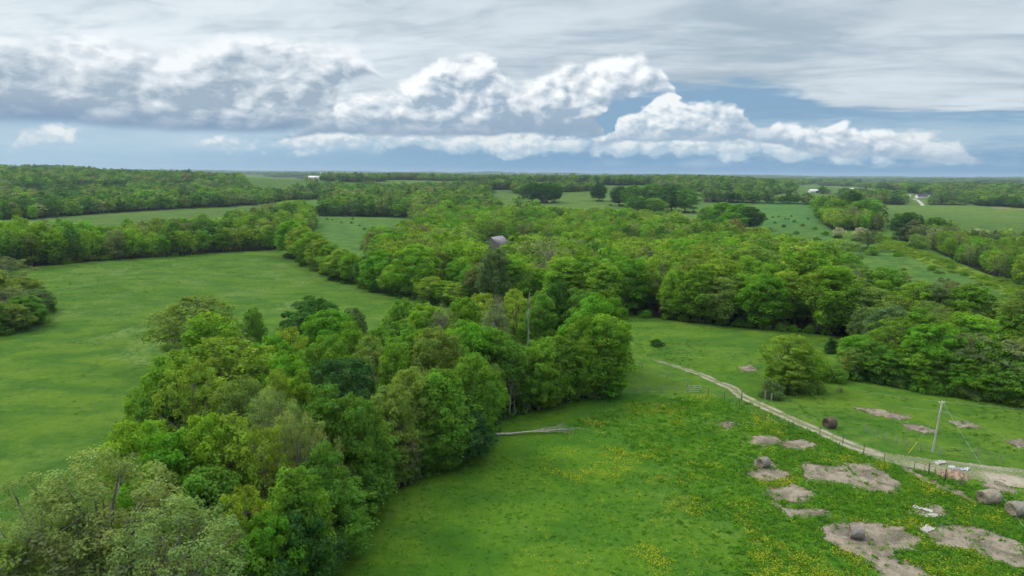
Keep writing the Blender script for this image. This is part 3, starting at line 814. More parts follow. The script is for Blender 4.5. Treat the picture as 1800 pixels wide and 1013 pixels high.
near('airy2', 8, 'oval', Rr=4.6, nc=120, per=90, size=0.27, cr=1.0, cb=3.6, limbs=36, twigs=2, flat=0.8, gap=0.12)
near('locust1', 9, 'spread', Rr=5.4, nc=160, per=130, size=0.18, cr=0.95, cb=2.4, limbs=44, twigs=3, flat=0.85, gap=0.08)
near('sparse1', 10, 'oval', Rr=4.0, nc=90, per=14, size=0.26, cr=1.1, cb=3.0, limbs=60, twigs=5, flat=0.9)
near('young1', 11, 'oval', Hh=8, Rr=2.7, cb=1.0, nc=55, per=90, size=0.3, cr=0.9, limbs=10, trunk_r=0.11)
near('bush1', 12, 'bush', Hh=3.0, Rr=2.4, cb=0.0, nc=34, per=110, size=0.24, cr=0.75, limbs=0)
near('bush2', 13, 'bush', Hh=2.6, Rr=2.6, cb=0.0, nc=40, per=90, size=0.24, cr=0.68, limbs=0)
near('cedar1', 14, 'cone', Hh=6.0, Rr=1.5, cb=0.3, nc=60, per=110, size=0.2, cr=0.5, limbs=1, trunk_r=0.1, flat=0.55)
near('thin1', 15, 'tall', Rr=2.6, nc=45, per=75, size=0.34, cr=1.0, cb=7.0, limbs=14, trunk_r=0.16)
near('twiggy1', 16, 'bush', Hh=2.4, Rr=1.7, cb=0.2, nc=40, per=4, size=0.18, cr=0.5, limbs=40, twigs=3, trunk_r=0.06)

# leaf colours (base reflectance)
C_ = dict(
 bright=(0.175, 0.330, 0.030), vivid=(0.125, 0.300, 0.026), mid=(0.120, 0.258, 0.036), green=(0.145, 0.290, 0.032),
 dark=(0.062, 0.155, 0.032), blue=(0.066, 0.158, 0.046), lime=(0.225, 0.350, 0.042), olive=(0.180, 0.275, 0.055),
 yellow=(0.240, 0.345, 0.035), pale=(0.215, 0.300, 0.092), grey=(0.190, 0.250, 0.110), brown=(0.200, 0.210, 0.105), cream=(0.44, 0.43, 0.32), sage=(0.135, 0.215, 0.074))
LOOK = dict(bright='bright green', vivid='vivid green', mid='mid green', green='fresh green', dark='dark green', blue='blue-green', lime='lime green', olive='olive green',
 yellow='yellow-green', pale='pale cream-green', grey='grey-green', brown='brownish', cream='cream-blossomed', sage='dull sage')

EDGE_X = [300, 500, 560, 600, 640, 680, 720, 760, 800, 845, 858, 880, 930, 980, 1030, 1080]
EDGE_Y = [1300, 1180, 1040, 965, 915, 872, 850, 832, 816, 798, 758, 742, 727, 714, 702, 692]
TREES = []      # every single tree: dict(x, y, h, w, form, col, zone, label)
def T(px, ytop, h, wpx, form, col, zone, label=None, base=None):
    """tree whose top is seen at (px, ytop); h metres tall; wpx crown width in photo pixels; base gives its foot instead"""
    if base is not None:
        q = hit(px, base)
        d = math.hypot(q[0], q[1]); z = float(H(*q))
        dep = math.atan2(-ray(px, ytop)[2], math.hypot(*ray(px, ytop)[:2]))
        h = CAM_Z - z - d * math.tan(dep)
    else:
        q = hit(px, ytop, lift=h * 0.97)
        if zone == Z1:      # no tree of the copse stands out on the paddock
            edge = float(np.interp(px, EDGE_X, EDGE_Y)) - random.uniform(1, 9)
            if 852 < px < 940 and form[:4] not in ('thin', 'spar'): edge -= 26
        if float(project(q[0], q[1], float(H(*q)))[1]) > edge: return T(px, ytop, h, wpx, form, col, zone, label, base=edge)
    sl = math.sqrt(q[0] ** 2 + q[1] ** 2 + (CAM_Z - h * 0.6) ** 2)
    TREES.append(dict(x=q[0], y=q[1], h=h, w=wpx * sl / FPX, form=form, col=col, zone=zone, label=label, hand=True))

Z1 = 'in the front copse'
# near left: pale flowering trees
T(60, 862, 15, 190, 'locust1', 'pale', Z1)
T(175, 820, 16, 240, 'locust1', 'pale', Z1, 'large pale cream-green tree at the near end of the copse beside the left meadow')
T(300, 905, 14.5, 220, 'locust1', 'pale', Z1)
T(110, 935, 13, 220, 'airy1', 'grey', Z1)
T(-30, 960, 13, 200, 'airy1', 'olive', Z1)
T(235, 752, 14, 120, 'round1', 'bright', Z1)
T(292, 775, 14, 130, 'oval2', 'vivid', Z1)
T(355, 742, 15, 120, 'round2', 'bright', Z1)
T(405, 742, 14.5, 110, 'airy2', 'lime', Z1)
T(365, 830, 12, 120, 'oval1', 'mid', Z1)
# mid left: the big maple group
T(362, 562, 18, 110, 'tall1', 'green', Z1, 'tall dark-lobed tree at the left edge of the copse, in front of an olive one')
T(300, 630, 15, 105, 'round1', 'green', Z1)
T(275, 690, 12, 80, 'oval1', 'mid', Z1)
T(420, 585, 14, 90, 'oval2', 'sage', Z1)
T(345, 527, 14.5, 140, 'airy2', 'olive', Z1, 'broad olive tree rounding out over the left meadow behind the copse')
T(443, 546, 12, 42, 'oval1', 'mid', Z1)
T(395, 600, 16, 140, 'airy2', 'lime', Z1)
T(340, 650, 15, 110, 'airy1', 'lime', Z1)
T(420, 672, 14, 100, 'airy2', 'olive', Z1)
T(475, 598, 14.5, 95, 'round2', 'vivid', Z1)
T(512, 582, 15, 62, 'airy1', 'yellow', Z1, 'yellowish young-leaved tree top beside a vivid round tree in the copse')
T(500, 628, 14, 90, 'round1', 'vivid', Z1)
T(455, 690, 10, 70, 'sparse1', 'grey', Z1)
T(488, 655, 14, 60, 'airy2', 'lime', Z1)
T(530, 658, 14, 70, 'oval2', 'bright', Z1)
T(478, 695, 15, 110, 'locust1', 'pale', Z1)
T(520, 735, 14.5, 105, 'locust1', 'pale', Z1, 'cream-flecked airy tree in the middle of the near copse, bare limbs showing')
T(462, 760, 14, 90, 'airy1', 'lime', Z1)
T(548, 528, 14, 100, 'round1', 'dark', Z1)
T(578, 550, 14.5, 110, 'round2', 'vivid', Z1)
T(618, 546, 13, 60, 'oval1', 'sage', Z1)
T(617, 572, 14.5, 70, 'oval2', 'bright', Z1)
T(572, 598, 15, 90, 'round2', 'green', Z1)
T(545, 620, 14, 60, 'oval1', 'green', Z1)
T(604, 637, 14, 110, 'spread1', 'blue', Z1, 'blue-green spreading tree sunk among brighter ones in the copse')
T(652, 597, 14, 70, 'airy2', 'olive', Z1)
T(666, 582, 14, 70, 'round1', 'mid', Z1)
T(700, 570, 14, 80, 'oval1', 'mid', Z1)
T(648, 660, 10, 50, 'sparse1', 'brown', Z1)
T(575, 688, 15, 120, 'oval2', 'mid', Z1)
T(622, 705, 14, 110, 'round2', 'mid', Z1)
T(640, 765, 12, 90, 'oval1', 'mid', Z1)
T(567, 790, 12.5, 100, 'oval2', 'mid', Z1)
T(590, 845, 9, 110, 'round1', 'mid', Z1)
T(524, 835, 13, 100, 'oval1', 'green', Z1)
T(430, 868, 12.5, 90, 'airy1', 'yellow', Z1, 'yellow-green tree low in the near copse above the bottom of the frame')
T(470, 912, 11, 100, 'round2', 'vivid', Z1)
T(520, 900, 10.5, 100, 'round1', 'dark', Z1)
T(400, 960, 10, 120, 'round1', 'green', Z1)
T(550, 920, 7, 80, 'oval1', 'blue', Z1)
T(470, 985, 8, 120, 'round2', 'dark', Z1)
T(560, 965, 5, 60, 'young1', 'olive', Z1)
# centre
T(707, 530, 13, 56, 'round1', 'mid', Z1)
T(750, 540, 14, 90, 'round2', 'bright', Z1)
T(776, 545, 14, 60, 'sparse1', 'grey', Z1)
T(728, 588, 15, 105, 'round1', 'green', Z1)
T(768, 586, 16, 120, 'round2', 'olive', Z1, 'big rounded olive tree, widest crown in the middle of the copse')
T(690, 612, 14.5, 80, 'oval2', 'green', Z1)
T(722, 655, 13.5, 90, 'round1', 'olive', Z1)
T(775, 650, 14, 100, 'oval1', 'green', Z1)
T(812, 528, 14, 70, 'round2', 'bright', Z1)
T(848, 520, 14, 70, 'airy1', 'lime', Z1)
T(875, 522, 14, 64, 'sparse1', 'brown', Z1)
T(872, 540, 14, 50, 'airy2', 'grey', Z1)
T(822, 572, 15, 100, 'round1', 'vivid', Z1)
T(868, 580, 15, 90, 'round2', 'green', Z1)
T(888, 610, 15.5, 90, 'oval2', 'mid', Z1)
T(835, 625, 14.5, 90, 'round1', 'green', Z1)
T(906, 514, 15, 56, 'airy2', 'lime', Z1)
T(949, 520, 15, 62, 'round1', 'mid', Z1)
T(980, 503, 16, 62, 'oval1', 'dark', Z1, 'darkest tall tree at the back of the copse near the dead trunk')
T(1015, 513, 15, 80, 'round2', 'mid', Z1)
T(1045, 524, 15.5, 90, 'round1', 'vivid', Z1)
T(1082, 530, 15, 62, 'oval2', 'vivid', Z1)
T(1018, 556, 15, 80, 'oval2', 'bright', Z1)
T(1058, 556, 16, 90, 'tall1', 'bright', Z1)
T(983, 592, 15, 80, 'oval1', 'green', Z1)
T(945, 598, 14.5, 80, 'round1', 'green', Z1)
T(1003, 632, 13.5, 70, 'tall1', 'bright', Z1)
T(944, 648, 13, 66, 'round2', 'olive', Z1)
T(966, 668, 9, 60, 'oval2', 'lime', Z1)
T(1030, 622, 11, 56, 'oval1', 'green', Z1)
T(1066, 644, 1, 66, 'young1', 'vivid', Z1, 'small fresh tree at the fence beside the right end of the copse', base=697)
T(887, 640, 11, 50, 'sparse1', 'brown', Z1, 'bare brownish twiggy tree over the dark trunks of the copse edge')
T(905, 650, 11.5, 44, 'thin1', 'olive', Z1)
T(862, 668, 12, 56, 'thin1', 'green', Z1)
T(922, 660, 11, 44, 'thin1', 'mid', Z1)
T(895, 600, 15, 50, 'thin1', 'mid', Z1)
T(872, 640, 12, 30, 'thin1', 'olive', Z1)
T(912, 636, 13, 30, 'thin1', 'lime', Z1)
T(932, 655, 11, 28, 'thin1', 'green', Z1)
T(804, 715, 9, 110, 'round2', 'blue', Z1, 'low dark blue-green tree at the copse foot by the fallen tree')
T(838, 725, 7.5, 70, 'round1', 'dark', Z1)
T(765, 705, 11, 80, 'round1', 'mid', Z1)
T(693, 680, 13.5, 90, 'round1', 'olive', Z1)
T(688, 735, 12, 74, 'airy2', 'brown', Z1)
T(712, 760, 9.5, 60, 'thin1', 'olive', Z1)
T(735, 745, 9.5, 60, 'airy2', 'mid', Z1)
T(668, 760, 11, 60, 'thin1', 'mid', Z1)
T(770, 775, 6.5, 70, 'round2', 'mid', Z1)
T(700, 800, 6, 60, 'airy2', 'olive', Z1)
T(630, 830, 6.5, 80, 'round2', 'dark', Z1)
T(660, 800, 8, 60, 'round1', 'green', Z1)

Z2 = 'in the hedgerow between the two meadows'
for x_, yt, yb, w_, fo, co in [(515, 388, 452, 44, 'round1', 'vivid'), (532, 398, 458, 40, 'round2', 'lime'), (548, 408, 466, 44, 'round1', 'bright'), (566, 420, 474, 42, 'round2', 'lime'),
                               (582, 430, 484, 44, 'oval2', 'bright'), (601, 438, 492, 40, 'oval1', 'lime'), (620, 446, 498, 36, 'round1', 'bright'), (645, 452, 506, 36, 'oval1', 'dark'), (672, 440, 512, 52, 'oval2', 'vivid'),
                               (692, 470, 518, 50, 'round1', 'bright'), (758, 486, 534, 46, 'airy2', 'lime'), (782, 494, 536, 40, 'round1', 'bright'), (800, 498, 540, 44, 'airy1', 'lime')]:
    T(x_, yt, 12, w_ * 1.22, fo, co, Z2, base=yb)
T(732, 430, 12, 86, 'round2', 'bright', Z2, 'great bright green tree, tallest of the hedgerow between two meadows', base=524)
T(712, 462, 12, 60, 'oval2', 'bright', Z2, base=520)
T(676, 398, 12, 26, 'oval1', 'mid', 'in the rough pasture', 'lone dark round tree in the rough pasture behind the hedgerow', base=438)
T(722, 388, 12, 34, 'sparse1', 'brown', 'in the rough pasture', 'bare grey-brown tree at the edge of the rough pasture', base=430)
T(660, 408, 12, 16, 'young1', 'sage', 'in the rough pasture', 'small sage tree in the rough pasture', base=424)

Z3 = 'in the clump left of the meadow'
for x_, yt, yb, w_, fo, co in [(12, 452, 520, 66, 'airy1', 'grey'), (-30, 470, 560, 90, 'round1', 'olive'), (40, 488, 545, 66, 'round2', 'olive'), (8, 505, 566, 70, 'locust1', 'grey'), (45, 520, 572, 66, 'round1', 'mid'), (70, 508, 552, 40, 'round2', 'sage'), (20, 535, 582, 66, 'round2', 'olive'), (-20, 530, 588, 80, 'round1', 'mid')]:
    T(x_, yt, 12, w_, fo, co, Z3, base=yb)

Z4 = 'at the wood edge above the pole meadow'
for x_, yt, yb, w_, fo, co in [(1384, 588, 680, 74, 'airy2', 'lime'), (1412, 606, 684, 56, 'airy2', 'bright'), (1388, 630, 688, 60, 'round1', 'lime'), (1365, 640, 682, 40, 'round2', 'bright'),
    (1508, 590, 655, 66, 'round1', 'vivid'), (1535, 600, 664, 60, 'round2', 'mid'), (1500, 612, 662, 50, 'airy2', 'olive'), (1575, 560, 655, 80, 'airy1', 'bright'), (1560, 612, 668, 66, 'round1', 'green'), (1600, 596, 672, 66, 'oval2', 'bright'),
    (1640, 570, 672, 80, 'spread1', 'vivid'), (1625, 622, 680, 66, 'round2', 'green'), (1665, 612, 684, 66, 'round1', 'mid'), (1700, 585, 684, 80, 'airy1', 'grey'), (1690, 640, 692, 56, 'round2', 'vivid'),
    (1735, 600, 692, 74, 'oval1', 'green'), (1728, 650, 698, 60, 'spread1', 'bright'), (1775, 600, 696, 84, 'airy2', 'grey'), (1765, 642, 704, 60, 'round1', 'mid'), (1800, 632, 708, 70, 'round2', 'green'), (1830, 600, 706, 90, 'airy1', 'olive'), (1860, 640, 716, 80, 'round1', 'mid'),
    (1660, 660, 690, 44, 'bush1', 'mid'), (1745, 672, 703, 40, 'bush2', 'green'), (1590, 640, 678, 50, 'bush1', 'dark'), (1625, 655, 686, 46, 'bush2', 'vivid')]:
    T(x_, yt, 12, w_, fo, co, Z4, base=yb)

Z5 = 'beyond the middle wood'
for x_, yt, yb, w_, fo, co, lab in [
    (935, 320, 356, 40, 'round1', 'dark', None), (958, 322, 357, 34, 'round2', 'dark', None), (975, 324, 356, 28, 'round1', 'dark', None), (1053, 322, 354, 27, 'oval1', 'dark', 'lone dark tree on the far pasture between two dark groves'),
    (1088, 328, 362, 34, 'oval1', 'dark', None), (1112, 326, 366, 40, 'round2', 'mid', None), (1145, 324, 368, 50, 'round1', 'mid', None), (1180, 327, 372, 50, 'round2', 'dark', None), (1205, 332, 374, 40, 'round1', 'mid', None), (1120, 345, 374, 50, 'round2', 'mid', None), (1150, 348, 376, 50, 'round1', 'green', None),
    (1245, 364, 396, 44, 'round1', 'green', None), (1270, 356, 400, 50, 'round2', 'vivid', None), (1300, 358, 404, 46, 'round1', 'vivid', None), (1318, 364, 406, 40, 'oval1', 'dark', None), (1285, 374, 408, 56, 'round2', 'vivid', None),
    (1448, 346, 384, 36, 'round1', 'mid', None), (1468, 350, 390, 40, 'round2', 'green', None), (1496, 336, 384, 40, 'oval1', 'dark', None), (1516, 352, 400, 44, 'round1', 'mid', None), (1532, 358, 398, 34, 'oval1', 'dark', None), (1490, 366, 398, 44, 'round2', 'mid', None), (1455, 366, 392, 36, 'round1', 'green', None),
    (1594, 374, 424, 46, 'round1', 'dark', None), (1640, 382, 424, 36, 'round2', 'mid', None), (1612, 412, 436, 34, 'bush1', 'olive', None)]:
    T(x_, yt, 12, w_, fo, co, Z5, label=lab, base=yb)
T(1473, 400, 8, 17, 'locust1', 'cream', Z5, 'small cream-blossomed tree, the left of two in the scrub hilltop', base=419)
T(1512, 400, 8, 32, 'locust1', 'cream', Z5, 'larger cream-blossomed tree, the right of two in the scrub hilltop', base=424)
T(1526, 404, 8, 44, 'airy1', 'sage', Z5, 'dull rounded tree leaning against the blossoming one on the hilltop', base=440)
T(1535, 432, 8, 22, 'bush1', 'green', Z5, 'green bush at the upper end of the bright hill strip', base=448)
T(1717, 402, 9, 50, 'locust1', 'cream', 'in the right valley wood', 'wide cream-blossomed tree in the wood beyond the bright hill strip', base=432)
T(895, 424, 9, 26, 'locust1', 'pale', 'in the middle wood', 'pale blossoming tree just right of the old barn', base=452)
T(998, 480, 10, 30, 'locust1', 'pale', 'in the middle wood', 'pale blossoming tree in the wood behind the copse', base=530)
T(1460, 594, 6, 20, 'cedar1', 'dark', 'on the track meadow', 'small dark cone-shaped cedar alone on the far slope of the track meadow', base=620)

# ------------------------------------------------------------------ woods filled in between the single trees
def fill(step, r0, r1, amax=44.0, seed=1):
    g = np.random.default_rng(seed)
    ym = r1; xm = r1 * math.sin(R(amax))
    xs = np.arange(-xm, xm, step); ys = np.arange(r0 * math.cos(R(amax)) * 0.9, ym, step)
    Xg, Yg = np.meshgrid(xs, ys); Xg = Xg + (np.arange(len(ys)) % 2)[:, None] * step * 0.5
    Xg = Xg + g.uniform(-0.42, 0.42, Xg.shape) * step; Yg = Yg + g.uniform(-0.42, 0.42, Yg.shape) * step
    x, y = Xg.ravel(), Yg.ravel(); r = np.hypot(x, y); az = np.abs(np.degrees(np.arctan2(x, y)))
    k = (r >= r0) & (r < r1) & (az < amax)
    x, y = x[k], y[k]
    c = cover(x, y)
    return x[c == 1], y[c == 1]
SPEC = ['mid', 'green', 'vivid', 'bright', 'lime', 'olive', 'dark', 'sage', 'grey', 'brown', 'pale', 'blue']
W_MID = np.array([9, 14, 13, 18, 16, 12, 2, 5, 5, 3, 1.2, 0.5])
W_LEFT = np.array([13, 14, 12, 9, 7, 11, 5, 7, 6, 2, 3, 2])
W_SLOPE = np.array([7, 9, 7, 12, 14, 14, 0.5, 9, 16, 4, 3, 0.3])
W_FAR = np.array([17, 9, 4, 3, 3, 7, 26, 14, 6, 4, 4, 8])
def pick_species(x, y, g):
    r = np.hypot(x, y)
    px, _ = project(x, y, H(x, y)); px = np.nan_to_num(px, nan=900)
    out = np.zeros(len(x), int)
    patch = vnoise(x, y, 45, 7.7) + 0.5
    for wts, sel in ((W_SLOPE, (px > 1480) & (r < 620)), (W_MID, (px > 560) & (px <= 1480) & (r < 620)), (W_LEFT, (px <= 560) & (r < 620)), (W_FAR, r >= 620)):
        cum = np.cumsum(wts / wts.sum())
        u = g.random(len(x)); u = np.where(g.random(len(x)) < 0.35, (patch * 1.2 - 0.1).clip(0, 0.999), u)
        out = np.where(sel, np.searchsorted(cum, u), out)
    return np.clip(out, 0, len(SPEC) - 1)
g = np.random.default_rng(5)
fx, fy = fill(6.3, 150, 620, seed=21)
# keep clear of the single trees already placed
hx_ = np.array([t['x'] for t in TREES]); hy_ = np.array([t['y'] for t in TREES]); hw_ = np.array([t['w'] for t in TREES])
keep = np.ones(len(fx), bool)
for k in range(len(hx_)):
    keep &= np.hypot(fx - hx_[k], fy - hy_[k]) > hw_[k] * 0.42 + 1.2
keep &= (g.random(len(fx)) > 0.10) | (np.hypot(fx, fy) < 205)
fx, fy = fx[keep], fy[keep]
fs = pick_species(fx, fy, g); fr = np.hypot(fx, fy)
patchh = vnoise(fx, fy, 60, 3.9)
fh = (np.where(fr < 330, 13.6, 12.0) + patchh * 5.0 + g.normal(0, 2.3, len(fx))).clip(6.5, 19)
fpx, fpy = project(fx, fy, H(fx, fy))
# lower growth on the slope under the spur
slope = (fpx > 1500) & (fr < 420)
fh = np.where(slope, fh * 0.78, fh)
fh = np.where((fpx < 560) & (fpy < 445), fh * 0.85, fh)
fw = fh * g.uniform(0.50, 0.88, len(fx))
FORMS = {'mid': ['round1', 'round2'], 'green': ['round2', 'oval1', 'oval2'], 'vivid': ['oval2', 'round1'], 'bright': ['oval1', 'tall1', 'airy2'], 'lime': ['airy2', 'thin1', 'tall1'],
         'olive': ['thin1', 'airy2', 'tall1'], 'dark': ['round1', 'oval1'], 'sage': ['round2', 'airy2'], 'grey': ['airy1', 'sparse1', 'airy2'], 'brown': ['sparse1', 'airy2'], 'pale': ['locust1', 'airy1'], 'blue': ['round2', 'oval1']}
N_SINGLE = 318
inframe = (fpx > -60) & (fpx < 1860)
order = np.argsort(np.where(inframe, fr, 1e9))
nsel = N_SINGLE - len(TREES)
sel = order[:nsel]
for k in sel:
    sp = SPEC[fs[k]]
    zone = ('in the wood behind the left meadow' if fpx[k] < 560 else 'in the wood left of the old barn' if fpx[k] < 860 and fpy[k] < 470 else
            'on the slope below the bright hill strip' if fpx[k] > 1490 else 'along the left end of the middle wood' if fpx[k] < 1000 else 'in the middle wood behind the track meadow' if fpx[k] < 1250 else 'at the right end of the middle wood')
    TREES.append(dict(x=float(fx[k]), y=float(fy[k]), h=float(fh[k]), w=float(fw[k]), form=FORMS[sp][int(g.integers(len(FORMS[sp])))], col=sp, zone=zone, label=None, hand=False))
rest = np.ones(len(fx), bool); rest[sel] = False

PROTO_H = dict(round1=15, round2=15, oval1=15, oval2=15, tall1=15, spread1=15, airy1=15, airy2=15, locust1=15, sparse1=15, young1=8, bush1=3.0, bush2=2.6, cedar1=6.0, thin1=15, twiggy1=2.4)
def bounds_w(me):
    co = np.empty(len(me.vertices) * 3, np.float32); me.vertices.foreach_get('co', co); co = co.reshape(-1, 3)
    return float(np.percentile(np.abs(co[:, :2]), 97) * 2), float(np.percentile(co[:, 2], 99.5))
PROTO = {k: bounds_w(v[0]) for k, v in NEAR.items()}
ORD = ['first', 'second', 'third', 'fourth', 'fifth', 'sixth', 'seventh', 'eighth', 'ninth', 'tenth', 'eleventh', 'twelfth', 'thirteenth', 'fourteenth', 'fifteenth', 'sixteenth', 'seventeenth', 'eighteenth', 'nineteenth', 'twentieth']
def ordn(i): return ORD[i] if i < 20 else f'{i + 1}th'
KIND = {'airy1': 'open-crowned', 'airy2': 'open-crowned', 'locust1': 'blossoming', 'sparse1': 'thin twiggy', 'thin1': 'slender', 'young1': 'young', 'bush1': 'bushy', 'bush2': 'bushy', 'cedar1': 'cone-shaped', 'tall1': 'tall', 'spread1': 'spreading'}
sets = {}
for t in TREES:
    t['z'] = float(H(t['x'], t['y'])); t['px'] = float(project(t['x'], t['y'], t['z'])[0])
    key = (t['zone'], LOOK[t['col']], KIND.get(t['form'], 'full-crowned'))
    if t['label'] is None: sets.setdefault(key, []).append(t)
for (zone, look, kd), lst in sets.items():
    lst.sort(key=lambda q: q['px'])
    for i, t in enumerate(lst):
        t['label'] = (f'only {look} {kd} tree {zone}' if len(lst) == 1 else f'{ordn(i)} {look} {kd} tree from the left, {zone}')
seen = {}
for t in TREES: assert t['label'] not in seen, t['label']; seen[t['label']] = 1

first_use = {}
def plant(t, name='tree', cat='tree', group=None):
    cme, tme = NEAR[t['form']]
    pw, ph = PROTO[t['form']]
    root = empty(name, (t['x'], t['y'], t['z'] - 0.05), random.uniform(0, 6.28))
    sx = t['w'] / pw; sz = t['h'] / ph
    sx = min(max(sx, sz * 0.55), sz * 2.0)
    root.scale = (sx, sx * random.uniform(0.93, 1.07), sz)
    tag(root, t['label'], cat, group or ('trees ' + t['zone']))
    jit = random.uniform(0.98, 1.22); hj = random.uniform(-0.07, 0.04)
    c = C_[t['col']]
    for nm, me in (('crown', cme), ('trunk', tme)):
        if me is None: continue
        if (nm, me.name) in first_use: o_ = first_use[(nm, me.name)].copy()
        else: o_ = bpy.data.objects.new(nm, me); first_use[(nm, me.name)] = o_
        COL.objects.link(o_); o_.parent = root
        o_.color = (c[0] * jit * (1 + hj), c[1] * jit, c[2] * jit * (1 - hj), 1)
    return root
for t in TREES:
    nm = 'cedar_tree' if t['form'] == 'cedar1' else 'bush' if t['form'].startswith('bush') else 'tree'
    plant(t, nm, 'bush' if nm == 'bush' else 'tree')

# ------------------------------------------------------------------ scattered stuff (points carrying shapes)
def scatter_group(coll):
    ng = bpy.data.node_groups.new('scatter', 'GeometryNodeTree')
    ng.interface.new_socket('Geometry', in_out='INPUT', socket_type='NodeSocketGeometry')
    ng.interface.new_socket('Geometry', in_out='OUTPUT', socket_type='NodeSocketGeometry')
    gi = ng.nodes.new('NodeGroupInput'); go = ng.nodes.new('NodeGroupOutput')
    ip = ng.nodes.new('GeometryNodeInstanceOnPoints'); ci = ng.nodes.new('GeometryNodeCollectionInfo')
    ci.inputs['Collection'].default_value = coll; ci.inputs['Separate Children'].default_value = True; ci.inputs['Reset Children'].default_value = True
    def na(nm, ty):
        a = ng.nodes.new('GeometryNodeInputNamedAttribute'); a.data_type = ty; a.inputs['Name'].default_value = nm
        return a.outputs['Attribute']
    ng.links.new(gi.outputs[0], ip.inputs['Points']); ng.links.new(ci.outputs[0], ip.inputs['Instance'])
    ip.inputs['Pick Instance'].default_value = True
    ng.links.new(na('pid', 'INT'), ip.inputs['Instance Index'])
    ng.links.new(na('rot', 'FLOAT_VECTOR'), ip.inputs['Rotation']); ng.links.new(na('scl', 'FLOAT_VECTOR'), ip.inputs['Scale'])
    ng.links.new(ip.outputs[0], go.inputs[0])
    return ng
def scatter(name, shapes, x, y, pid, scl, col, label, sink=0.05, cat=None, z=None):
    coll = bpy.data.collections.new(name + '_shapes')
    for i, (me) in enumerate(shapes):
        coll.objects.link(bpy.data.objects.new('shape_%02d' % i, me))
    me = bpy.data.meshes.new(name)
    if z is None: z = H(x, y)
    v = np.stack([x, y, z - sink], 1).astype(np.float32)
    me.vertices.add(len(v)); me.vertices.foreach_set('co', v.ravel())
    a = me.attributes.new('pid', 'INT', 'POINT'); a.data.foreach_set('value', np.asarray(pid, np.int32))
    rot = np.zeros((len(v), 3), np.float32); rot[:, 2] = rng.uniform(0, 6.28, len(v))
    a = me.attributes.new('rot', 'FLOAT_VECTOR', 'POINT'); a.data.foreach_set('vector', rot.ravel())
    a = me.attributes.new('scl', 'FLOAT_VECTOR', 'POINT'); a.data.foreach_set('vector', np.asarray(scl, np.float32).ravel())
    vcol(me, 'tcol', col)
    o_ = bpy.data.objects.new(name, me); COL.objects.link(o_)
    md = o_.modifiers.new('scatter', 'NODES'); md.node_group = scatter_group(coll)
    tag(o_, label, kind='stuff')
    return o_
FOLI2 = FOLI
def stuff_shape(*a, **k):
    c, t = build_tree(*a, **k)
    mb = MB()
    for v, f, tt in zip(c.v, c.f, c.t): mb.v.append(v); mb.f.append(f); mb.m.append(np.zeros(len(f), np.int32)); mb.t.append(tt)
    nb_ = sum(len(v) for v in c.v)
    for v, f, tt in zip(t.v, t.f, t.t): mb.v.append(v); mb.f.append(f + nb_); mb.m.append(np.ones(len(f), np.int32)); mb.t.append(tt)
    return mb.mesh('tree_shape', [FOLI, BARK])
mid_shapes = [stuff_shape(31, 'round', nc=48, per=34, size=0.72, cr=1.7, limbs=6, sides=4),
              stuff_shape(32, 'oval', Rr=4.6, nc=44, per=34, size=0.72, cr=1.6, limbs=6, sides=4),
              stuff_shape(33, 'spread', Rr=5.2, nc=52, per=22, size=0.62, cr=1.45, limbs=12, sides=4, gap=.1),
              stuff_shape(34, 'tall', Rr=4.2, nc=44, per=30, size=0.70, cr=1.6, limbs=6, sides=4)]
far_shapes = [stuff_shape(41, 'round', cb=1.5, nc=26, per=13, size=1.35, cr=2.1, limbs=2, sides=3),
              stuff_shape(42, 'oval', cb=1.5, nc=24, per=13, size=1.35, cr=2.0, limbs=2, sides=3),
              stuff_shape(43, 'spread', cb=1.5, nc=26, per=11, size=1.3, cr=1.9, limbs=2, sides=3)]
shapes = mid_shapes + far_shapes
SW, SH = zip(*[bounds_w(m_) for m_ in shapes])
SW, SH = np.array(SW), np.array(SH)
gx, gy = fill(9.2, 620, 1650, seed=22)
ax_, ay_ = fx[rest], fy[rest]
x = np.concatenate([ax_, gx]); y = np.concatenate([ay_, gy])
sp = np.concatenate([fs[rest], pick_species(gx, gy, g)])
h_ = np.concatenate([fh[rest], (12 + vnoise(gx, gy, 120, 2.2) * 7 + g.normal(0, 2.4, len(gx))).clip(6, 21)])
w_ = np.concatenate([fw[rest], g.uniform(8.5, 16, len(gx))])
# groves beyond
kx, ky = fill(17, 1650, 3300, 42, seed=23); k2x, k2y = fill(34, 3300, 7500, 41, seed=24); k3x, k3y = fill(80, 7500, 12500, 40, seed=25)
x = np.concatenate([x, kx, k2x, k3x]); y = np.concatenate([y, ky, k2y, k3y])
nk = (len(kx), len(k2x), len(k3x))
sp = np.concatenate([sp, pick_species(kx, ky, g), pick_species(k2x, k2y, g), pick_species(k3x, k3y, g)])
h_ = np.concatenate([h_, g.uniform(9, 18, nk[0]), g.uniform(9, 20, nk[1]), g.uniform(14, 24, nk[2])])
w_ = np.concatenate([w_, g.uniform(17, 26, nk[0]), g.uniform(38, 60, nk[1]), g.uniform(90, 160, nk[2])])
r_ = np.hypot(x, y)
isair = np.isin(sp, [SPEC.index(s_) for s_ in ('lime', 'olive', 'grey', 'brown', 'pale')])
pid = np.where(r_ < 620, np.where(isair & (g.random(len(x)) < 0.6), 2, g.choice([0, 1, 3], len(x))), 4 + g.integers(0, 3, len(x)))
col = np.array([C_[s_] for s_ in SPEC])[sp] * g.uniform(0.80, 1.30, (len(x), 1))
scl = np.stack([w_ / SW[pid], w_ / SW[pid], h_ / SH[pid]], 1)
scatter('distant_woods', shapes, x, y, pid, scl, col, 'mixed spring woods filling the valleys and far ridges')
NSTUFF = len(x)

